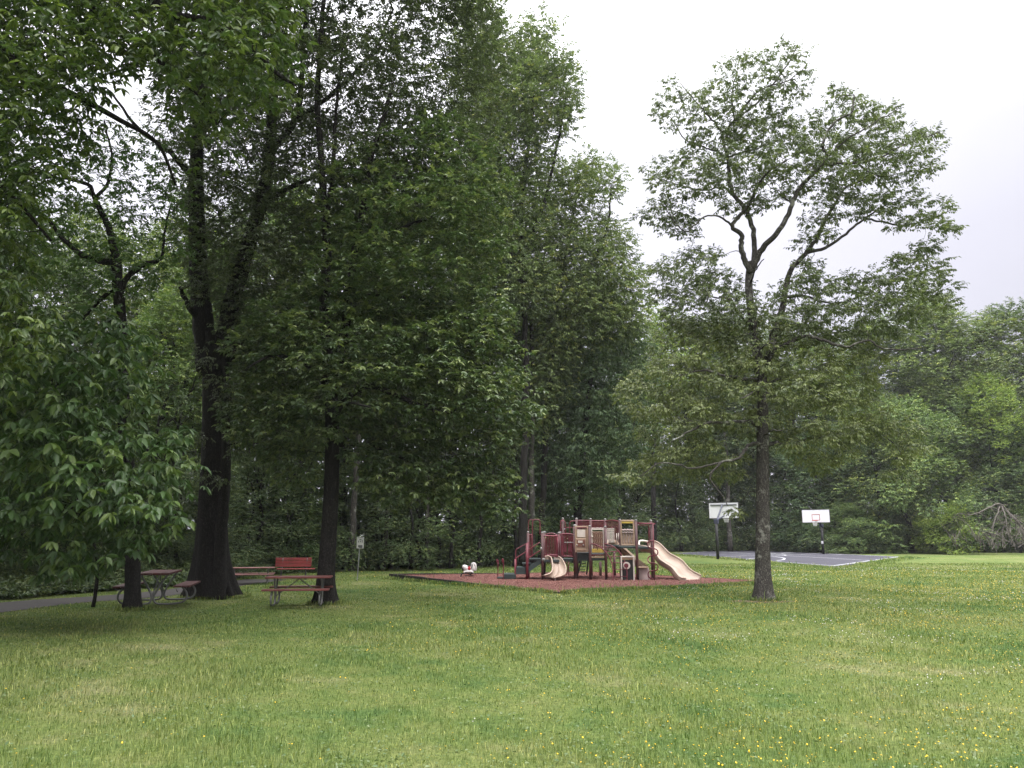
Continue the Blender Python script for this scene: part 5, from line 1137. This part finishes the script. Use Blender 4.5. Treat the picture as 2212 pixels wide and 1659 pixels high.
for i in range(5):
    for j in range(3): mb.tube(curve([q(1895 + i * 38, 440 + j * 95, YF + .10), q(1905 + i * 38, 480 + j * 95, YF + .09), q(1890 + i * 38, 515 + j * 95, YF + .10)], 3), .018, 6)
for j in range(3): mb.tube(curve([q(1870 + 200 * k / 6, 430 + 95 * j + (10 if k % 2 else -6), YF + .085) for k in range(7)], 3), .012, 6)
sub(mb, 'relief_lines', M_BROWN, f2, True)
mb = MB()
for k in range(9): mb.ball(q(1870 + k * 24, 350, YF + .1), .02, 6)
mb.ball(q(1868, 500, YF + .05), .035, 8); sub(mb, 'bead_row', M_CREAM, f2, True)
f3 = frame_panel(2360, 2618, 206, 660, YM - .1, .055, M_TAN)
pbox(2385, 2595, 232, 268, YM - .1, .04, 'lintel', M_YELLOW, .01, f3); pbox(2390, 2590, 425, 640, YM - .06, .03, 'relief_board', M_TAN, .01, f3)
mb = MB(); mb.tube(curve([q(2392 + 195 * k / 8, 385 + (8 if k % 2 else -6), YM - .12) for k in range(9)], 3), .035, 8)
mb.tube(curve([q(2392 + 195 * k / 8, 425 + (10 if k % 2 else -6), YM - .12) for k in range(9)], 3), .025, 8)
for k in range(4): mb.tube(curve([q(2410 + 48 * k, 440, YM - .09), q(2425 + 48 * k, 500, YM - .11), q(2408 + 48 * k, 540, YM - .09), q(2418 + 48 * k, 620, YM - .1)], 3), .014, 6)
sub(mb, 'relief_lines', M_ROCK, f3, True)
# cream gate panel between the decks
mb = MB()
for k in range(6): a_ = q(2130 + k * 24, 355, YM); b_ = q(2130 + k * 24, 605, YM); mb.box(((a_.x + b_.x) / 2, YM, (a_.z + b_.z) / 2), (.032, .03, a_.z - b_.z), bev=.008)
for c_ in (362, 395, 435): a_ = q(2122, c_, YM); b_ = q(2255, c_, YM); mb.box(((a_.x + b_.x) / 2, YM - .012, a_.z), (b_.x - a_.x, .026, .022))
po(mb, 'gate_panel', M_CREAM); railtube([q(2240, 600, YM + .1), q(2235, 480, YM + .1), q(2215, 330, YM + .1)], .022)
for cx in (2298, 2330): railtube([q(cx, 610, YM - .05), q(cx, 440, YM - .05)], .016, 6, 'rail', M_CREAM)
# overhead beam and frame at the long slide
railtube([q(2655, 265, YF), q(2975, 276, YF)], .038, 10, 'overhead_beam'); railtube([q(2662, 298, YF + .1), q(2860, 300, YF + .1), q(2866, 660, YF + .1)], .018, 8, 'slide_frame', None, 1)
railtube([q(2872, 340, YF + .1), q(2872, 660, YF + .1)], .022)
# long wavy slide
Ya = YM - .1
ws = loft([q2(1035, 660, Ya), q2(1140, 668, Ya - .12), q2(1240, 700, Ya - .26), q2(1330, 800, Ya - .42), q2(1400, 900, Ya - .6), q2(1500, 970, Ya - .85), q2(1610, 1045, Ya - 1.12), q2(1700, 1160, Ya - 1.35), q2(1770, 1220, Ya - 1.55), q2(1860, 1238, Ya - 1.72)],
          [q2(1190, 582, Ya + .55), q2(1290, 578, Ya + .45), q2(1380, 610, Ya + .28), q2(1480, 700, Ya + .1), q2(1570, 790, Ya - .08), q2(1680, 850, Ya - .28), q2(1800, 925, Ya - .5), q2(1900, 1040, Ya - .68), q2(1985, 1110, Ya - .85), q2(2130, 1185, Ya - 1.0)], .17, .05, 'wave_slide', M_SLIDE)
hd = MB().tube(curve([q2(1035, 660, Ya - .35), q2(1040, 585, Ya - .2), q2(1090, 572, Ya + .1), q2(1180, 585, Ya + .2)], 5), .035, 8); sub(hd, 'slide_rim', M_CREAM, ws, True)
# climbing pole with serpentine steps
a_ = q2(1280, 270, YF - .15); railtube([(a_.x, YF - .15, -.05), (a_.x, YF - .15, a_.z)], .024, 8, 'climbing_pole')
sp = [(1290, 575), (1225, 572), (1185, 610), (1190, 665), (1225, 700), (1300, 710), (1350, 735), (1366, 780), (1345, 822), (1290, 832), (1225, 845), (1190, 890), (1195, 935), (1230, 962), (1310, 970), (1360, 1000), (1368, 1050), (1345, 1092), (1290, 1102), (1225, 1110), (1195, 1150), (1200, 1200), (1235, 1232), (1290, 1240)]
railtube([q2(x_, y_, YF - .15 - (.10 if i % 12 < 6 else -.02)) for i, (x_, y_) in enumerate(sp)], .025, 8, 'serpentine_climber', None, 4)
# twin arch ladders
def archp(pts, Y0, Y1): n_ = len(pts); return [q2(x_, y_, Y0 + (Y1 - Y0) * i / (n_ - 1)) for i, (x_, y_) in enumerate(pts)]
A1 = archp([(185, 628), (240, 632), (320, 665), (410, 735), (490, 830), (545, 940), (575, 1060), (580, 1180), (572, 1320)], YF - .02, YF - .5)
A2 = archp([(415, 625), (480, 635), (570, 670), (660, 745), (740, 850), (790, 960), (815, 1070), (822, 1180), (815, 1310)], YF - .02, YF - .35)
railtube(A1, .026, 8, 'arch_ladder_side', None, 4); railtube(A2, .026, 8, 'arch_ladder_side', None, 4)
c1, c2 = curve(A1, 6), curve(A2, 6)
for k, f in enumerate((.30, .42, .54, .66, .78, .90)):
    i = int(f * (len(c1) - 1)); z_ = c1[i]; j = min(range(len(c2)), key=lambda t_: abs(c2[t_].z - z_.z)); railtube([z_, c2[j]], .018, 6, 'rung')
for p0_, p1_ in (((280, 640), (330, 820)), ((515, 680), (440, 820)), ((640, 760), (520, 900))): railtube([q2(*p0_, YF - .1), q2(*p1_, YF + .25)], .014, 6, 'brace')
# steep ladder under the lower deck, rear arch climber
mb = MB()
for cx0, cx1 in ((1655, 1610), (1775, 1768)): mb.tube([q(cx0 + 20, 930, YB - .5), q(cx1, 1160, YB - .1)], .03, 8)
for k in range(4): mb.box(tuple(q(1705 - k * 8, 975 + k * 50, YB - .4 + k * .09)), (.24, .09, .025))
po(mb, 'rear_ladder', M_DECK)
mb = MB(); mb.tube(curve([q(1395, 950, YM + .9), q(1425, 990, YM + 1), q(1438, 1060, YM + 1.0), q(1430, 1130, YM + 1), q(1410, 1175, YM + 1)], 4), .018, 6); mb.tube([q(1455, 930, YM + .9), q(1455, 1190, YM + .9)], .02, 6)
for k in range(3): mb.tube([q(1425, 980 + 60 * k, YM + .95), q(1455, 985 + 60 * k, YM + .9)], .012, 6)
po(mb, 'rear_climber', M_RED, True)
# straight chute behind, window panel at ground, rock climber
pr3 = [(-.28, .14), (-.24, .15), (-.2, .02), (.2, .02), (.24, .15), (.28, .14), (.24, -.05), (-.24, -.05)]
po(MB().sweep(curve([q2(480, 620, YM + .3), q2(620, 640, YM + .3), q2(740, 760, YM + .2), q2(900, 900, YM + .1), q2(1010, 1000, YM), q2(1120, 1080, YM - .1)], 5), pr3), 'straight_slide', M_TAN, True)
pbox(2118, 2240, 685, 725, YM, .05, 'slide_lip', M_CREAM, .015)
f4 = frame_panel(2365, 2620, 842, 1305, YF - .25, .05, M_CREAM, .06, 'ground_panel')
pbox(2372, 2612, 862, 905, YF - .22, .05, 'lintel', M_TAN, .012, f4); pbox(2395, 2592, 910, 1275, YF - .20, .02, 'dark_board', M_BLACK, .004, f4)
c_ = q(2475, 1010, YF - .26); mb = MB(); mb.tube([c_ + Vector((0, .03, 0)), c_ - Vector((0, .02, 0))], .125, 20); sub(mb, 'wheel_disc', M_CREAM, f4)
mb = MB(); mb.tube([c_ - Vector((.02, .022, 0)), c_ - Vector((.02, .045, 0))], .078, 18); sub(mb, 'wheel_centre', M_RED, f4)
def rock():
    rng = np.random.default_rng(4); a_ = q2(1010, 1040, YF + .1); b_ = q2(1222, 1290, YF + .1); mb = MB(); cx_ = (a_.x + b_.x) / 2; w = (b_.x - a_.x) / 2; ns = 20; vs = []
    for i, (zz, s_) in enumerate(((-.03, 1.06), (.06, 1.03), (.2, .98), (.36, .95), (a_.z - .06, .93), (a_.z, .88))):
        for j in range(ns): an = 2 * math.pi * j / ns; rr = s_ * (1 + .05 * math.sin(3 * an + i) + rng.uniform(-.02, .02)); vs.append((cx_ + w * rr * math.cos(an), YF + .1 + .3 * rr * math.sin(an), max(-.03, zz)))
    fs = [(i * ns + j, i * ns + (j + 1) % ns, (i + 1) * ns + (j + 1) % ns, (i + 1) * ns + j) for i in range(5) for j in range(ns)] + [tuple(range(5 * ns, 6 * ns))]
    mb.add(vs, fs); return po(mb, 'rock_step', M_ROCK, True)
rock(); pbox(2668, 2840, 1030, 1048, YF + .0, .6, 'rock_lid', M_TAN, .008)
for (x0_, y0_, Y0_) in ((968, 712, YF - .06), (712, 720, YM), (1000, 905, YF - .06), (1018, 905, YF - .03)): po(MB().ball(q(x0_, y0_, Y0_), .045, 8, 1.3), 'clamp', M_CAP, True)

# ------------------------------------------------------------ spring rider: small pony
M_PONY = painted('white_pony_plastic', (0.62, 0.60, 0.58), .4, .12); M_SEAT = painted('red_seat', (0.42, 0.022, 0.03), .35, .1)
g0 = G(1011, 1243, .13); Yp = g0.y; SR = empty('spring_rider', (g0.x, g0.y, .13), 0, 'small white and black spring pony with a red saddle on the red bed', 'spring rider')
def s2w(cx, cy_, dy=0.0):
    p_ = P((1400 + cx * .1206) / 1.4756, (1700 + cy_ * .1206) / 1.4756, Yp + dy); return Vector((p_.x - g0.x, dy, p_.z - .13))
def sk(mb, pts, n=10): mb.tube(curve([s2w(a_, b_, c_) for a_, b_, c_, r_ in pts], 4), [x_ for x_ in np.interp(np.linspace(0, len(pts) - 1, (len(pts) - 1) * 4 + 1), range(len(pts)), [r_ for *_, r_ in pts])], n)
mb = MB(); sk(mb, [(630, 920, 0, .05), (660, 900, 0, .10), (720, 930, 0, .115), (790, 985, 0, .085), (850, 960, 0, .10), (880, 930, 0, .11), (890, 860, 0, .085), (885, 815, 0, .06), (910, 800, 0, .05)], 12)
sk(mb, [(880, 800, 0, .05), (930, 815, 0, .06), (955, 870, 0, .052), (960, 940, 0, .045), (945, 990, 0, .04)], 12)
mb.obj('body', M_PONY, SR, True)
for dy in (-.12, .12):
    mb = MB(); sk(mb, [(640, 1030, dy, .03), (720, 1015, dy, .045), (800, 1010, dy, .04), (870, 1020, dy, .045), (890, 1050, dy, .03)], 8); mb.obj('foot_rest', M_PONY, SR, True)
    mb = MB(); mb.ball(s2w(705, 1040, dy - .045 if dy < 0 else dy + .045), .034, 8); mb.ball(s2w(865, 1045, dy - .045 if dy < 0 else dy + .045), .034, 8); mb.obj('hoof', M_BLACK, SR, True)
    mb = MB(); sk(mb, [(905, 795, dy * .25, .018), (918, 765, dy * .3, .006)], 6); mb.obj('ear', M_PONY, SR, True)
    mb = MB(); mb.ball(s2w(935, 850, dy * .42), .012, 6); mb.obj('eye', M_BLACK, SR, True)
mb = MB(); sk(mb, [(880, 822, -.07, .02), (868, 870, -.09, .022), (860, 930, -.10, .02)], 6); sk(mb, [(900, 815, .0, .03), (870, 800, .0, .03), (840, 850, .0, .02)], 6); sk(mb, [(905, 850, -.06, .012), (925, 900, -.055, .014), (910, 960, -.05, .014)], 6); mb.obj('mane', M_BLACK, SR, True)
mb = MB(); sk(mb, [(635, 860, 0, .02), (620, 900, 0, .035), (625, 960, 0, .03), (640, 1000, 0, .015)], 8); mb.obj('tail', M_BLACK, SR, True)
mb = MB(); sk(mb, [(760, 905, 0, .10), (795, 925, 0, .115), (830, 915, 0, .10)], 12); mb.obj('saddle', M_SEAT, SR, True)
mb = MB(); c_ = s2w(785, 1100); mb.tube([(c_.x + .075 * math.cos(a_), .075 * math.sin(a_), .01 + .0105 * a_ / .35) for a_ in np.arange(0, 6 * math.pi, .35)], .016, 6); mb.obj('spring', M_BLACK, SR, True)
mb = MB(); sk(mb, [(655, 1045, -.05, .02), (600, 1075, -.05, .022), (570, 1150, -.05, .025), (570, 1168, -.05, .03)], 8); mb.obj('rear_foot', M_BLACK, SR, True)
mb = MB(); mb.box((c_.x + .02, 0, .006), (.34, .26, .02), bev=.006); mb.obj('base_plate', M_BLACK, SR)

# ------------------------------------------------------------ picnic tables
M_WOODRED = painted('red_painted_boards', (0.13, 0.032, 0.027), .6, .35); M_WOODDK = painted('dark_red_boards', (0.07, 0.015, 0.014), .6, .35); M_PINKW = painted('faded_red_boards', (0.24, 0.115, 0.10), .6, .25)
M_GALV = painted('galvanised_pipe', (0.17, 0.17, 0.165), .5, .25, .4, .4)
def picnic(loc, rz, wood, label, Lt=2.1):
    r = empty('picnic_table', loc, rz, label, 'picnic table', 'picnic tables under the trees')
    for k in range(4): MB().box((0, -.285 + k * .19, .75), (Lt, .175, .045), bev=.006).obj('tabletop_board', wood, r)
    for s_ in (-1, 1):
        mb = MB()
        for k in (-.10, .10): mb.box((0, s_ * .68 + k * .95, .45), (Lt, .18, .045), bev=.006)
        mb.obj('seat', wood, r)
    for ex in (-Lt * .36, Lt * .36):
        mb = MB()
        for s_ in (-1, 1):
            mb.tube(curve([(ex, s_ * .30, .72), (ex, s_ * .14, .45), (ex, s_ * .03, .22), (ex, s_ * .05, .08), (ex, s_ * .16, .03), (ex, s_ * .50, .03), (ex, s_ * .70, .07), (ex, s_ * .78, .18), (ex, s_ * .76, .30), (ex, s_ * .66, .42)], 4), .024, 8)
            mb.tube([(ex, s_ * .76, .42), (ex, s_ * .50, .42), (ex, s_ * .56, .30)], .012, 6)
        mb.tube([(ex, -.34, .725), (ex, .34, .725)], .02, 8); mb.obj('pipe_frame', M_GALV, r, True)
        MB().tube([(ex, 0, .24), (0, 0, .71)], .016, 6).obj('brace', M_GALV, r)
    return r
g_ = G(641, 1312); t_ = picnic((g_.x - .13, g_.y + .62, 0), R(8), M_WOODRED, 'red picnic table nearest the lawn, partly behind the trunk of the broad-leaved tree', 1.75); t_.scale = (.84,) * 3
g_ = G(316, 1309); t_ = picnic((g_.x - .12, g_.y + .85, 0), R(104), M_WOODDK, 'dark red picnic table seen end-on between the slender trunk and the massive tree', 2.0); t_.scale = (.95,) * 3
g_ = G(526, 1262); t_ = picnic((g_.x + .1, g_.y + .4, 0), R(14), M_PINKW, 'faded pinkish picnic table emerging from behind the massive trunk, nearer the wood', 2.2); t_.scale = (.68,) * 3
# red bench
g_ = G(634, 1251); BN = empty('park_bench', (g_.x, g_.y, 0), R(7), 'bright red slatted bench with a backrest, facing the lawn at the edge of the wood', 'bench')
M_BENCH = painted('bright_red_boards', (0.25, 0.042, 0.037), .5, .2)
mb = MB()
for k in range(3): mb.box((-.06, .16 + .02 * k, .58 + k * .135), (1.55, .035, .125), rx=R(-8), bev=.006)
BN.scale = (.84,) * 3; mb.obj('backrest', M_BENCH, BN)
mb = MB()
for k in range(3): mb.box((.10, -.30 + k * .15, .44), (1.6, .135, .04), bev=.006)
mb.obj('seat', M_BENCH, BN)
for s_ in (-.52, .52):
    MB().tube([(s_, -.10, -.05), (s_, -.10, .42)], .032, 8).obj('leg', M_GALV, BN, True)
    MB().tube(curve([(s_, -.32, .41), (s_, .0, .40), (s_, .14, .46), (s_, .20, .90)], 4), .02, 8).obj('back_bracket', M_GALV, BN, True)
# sign on a post
g_ = G(771, 1255); SG = empty('park_sign', (g_.x, g_.y, 0), R(4), 'small white sign on a thin grey metal post at the edge of the wood', 'sign')
top = P(776, 1176, g_.y).z; M_SP = painted('sign_post_steel', (0.30, 0.30, 0.30), .45, .2, .5, .5); M_SW = painted('sign_white', (0.60, 0.60, 0.60), .4, .1)
M_SG = painted('sign_grey', (0.12, 0.12, 0.13), .5, .1)
MB().tube([(0, .02, -.1), (.06, .02, top + .2)], .022, 6).obj('post', M_SP, SG)
pl = MB().box((.07, 0, top + .06), (.25, .008, .40), bev=.003).obj('sign_plate', M_SW, SG)
mb = MB(); mb.box((.07, -.006, top + .235), (.20, .004, .02)); mb.box((.005, -.006, top + .10), (.025, .004, .07)); mb.box((.07, -.006, top + .10), (.03, .004, .05)); mb.box((.07, -.006, top + .165), (.07, .004, .03)); mb.box((.135, -.006, top + .11), (.025, .004, .09)); mb.box((.075, -.006, top - .06), (.15, .004, .07)); mb.box((.08, -.007, top - .10), (.12, .004, .04), ry=.12)
mb.obj('sign_marks', M_SG, pl)

# ------------------------------------------------------------ basketball hoops
M_BOARD = painted('white_backboard', (0.78, 0.78, 0.82), .35, .05); M_HB = painted('black_hoop_pole', (0.012, 0.012, 0.014), .6, .2); M_NAVY = painted('navy_arm', (0.045, 0.05, 0.085), .45, .2)
M_RIM = painted('orange_rim', (0.42, 0.10, 0.08), .4, .1); M_NET = painted('net_cord', (0.62, 0.62, 0.62), .8, .1)
def hoop(px, py, bcx, bcy, face, label, wide, high, sticker=False):
    g_ = G(px, py); d = Vector(face).normalized(); rz = math.atan2(-d.x, d.y)  # local +y faces the court
    r = empty('basketball_hoop', (g_.x, g_.y, .03), rz, label, 'basketball hoop', 'basketball hoops on the court')
    reach = 1.4; c = P(bcx, bcy, g_.y + d.y * reach); zc = c.z; zb = zc - high / 2
    MB().tube([(0, 0, -.1), (0, 0, zb - .12)], .10, 14).obj('pole', M_HB, r, True)
    mb = MB(); mb.tube([(-.03, .02, zb - .35), (-.03, reach - .12, zc + high * .38)], .055, 8); mb.tube([(.06, .04, zb - .12), (.06, reach - .1, zb + .15)], .045, 8); mb.box((0, 0, zb - .25), (.3, .2, .3), bev=.02); mb.obj('arm', M_NAVY, r)
    b = MB().box((0, reach, zc), (wide, .04, high), bev=.008).obj('backboard', M_BOARD, r)
    mb = MB(); t = .045
    for sx in (-1, 1): mb.box((sx * (wide / 2 + .012), reach, zc), (.03, .07, high + .05))
    for sz in (-1, 1): mb.box((0, reach, zc + sz * (high / 2 + .012)), (wide, .066, .03))
    mb.obj('board_frame', M_HB, b)
    if not sticker: MB().box((0, reach - .05, zc + high * .36), (wide * .9, .05, .05)).obj('stiffener', M_NAVY, b)
    mb = MB(); w2, h2, z2 = .30, .45, zb + .18 + .225
    for sx in (-1, 1): mb.box((sx * w2, reach + .024, z2), (.045, .006, h2))
    for sz in (-1, 1): mb.box((0, reach + .025, z2 + sz * h2 / 2), (w2 * 2 + .045, .006, .045))
    mb.obj('target_square', M_RIM, b)
    zr = zb + .14; yr = reach + .15 + .23
    mb = MB(); mb.tube([(.23 * math.cos(a_), yr + .23 * math.sin(a_), zr) for a_ in np.linspace(0, 2 * math.pi, 21)], .014, 6); mb.box((0, reach + .08, zr), (.16, .14, .05)); rm = mb.obj('rim', M_RIM, r, True)
    mb = MB()
    for k in range(12):
        for sgn in (1, -1):
            pts = []
            for i in range(5): a_ = 2 * math.pi * k / 12 + sgn * i * .26; rr = .23 - .10 * math.sin(i / 4 * 1.4); pts.append((rr * math.cos(a_), yr + rr * math.sin(a_), zr - .02 - i * .10))
            mb.tube(pts, .011, 4, False)
    mb.obj('net', M_NET, rm)
    if sticker: MB().box((0, .105, .95), (.16, .012, .22)).obj('label_plate', M_BOARD, r)
    return r
fd = Vector((cB.x - cA.x, cB.y - cA.y, 0)).normalized()
hoop(1551, 1208, 1569, 1103.5, (.6, .8, 0), 'nearer hoop with its white backboard seen from behind, left of the lone tree trunk', 2.1, 1.05)
hoop(1779, 1197.5, 1766, 1115.5, (-.6, -.8, 0), 'far hoop facing the camera with orange rim and square, right of the lone tree trunk', 2.2, 1.03, True)


# ------------------------------------------------------------ moist air
def b_haze(t):
    v = N(t, 'VolumePrincipled'); v.inputs['Color'].default_value = (.92, .93, .97, 1); v.inputs['Density'].default_value = 0.00028; return v.outputs[0]
hm = bpy.data.materials.new('haze_air'); hm.use_nodes = True; t_ = hm.node_tree; t_.nodes.clear(); o_ = t_.nodes.new('ShaderNodeOutputMaterial'); t_.links.new(b_haze(t_), o_.inputs['Volume'])
hz = MB().box((0, 560, 19), (1960, 1300, 42)).obj('haze', hm); hz['kind'] = 'stuff'
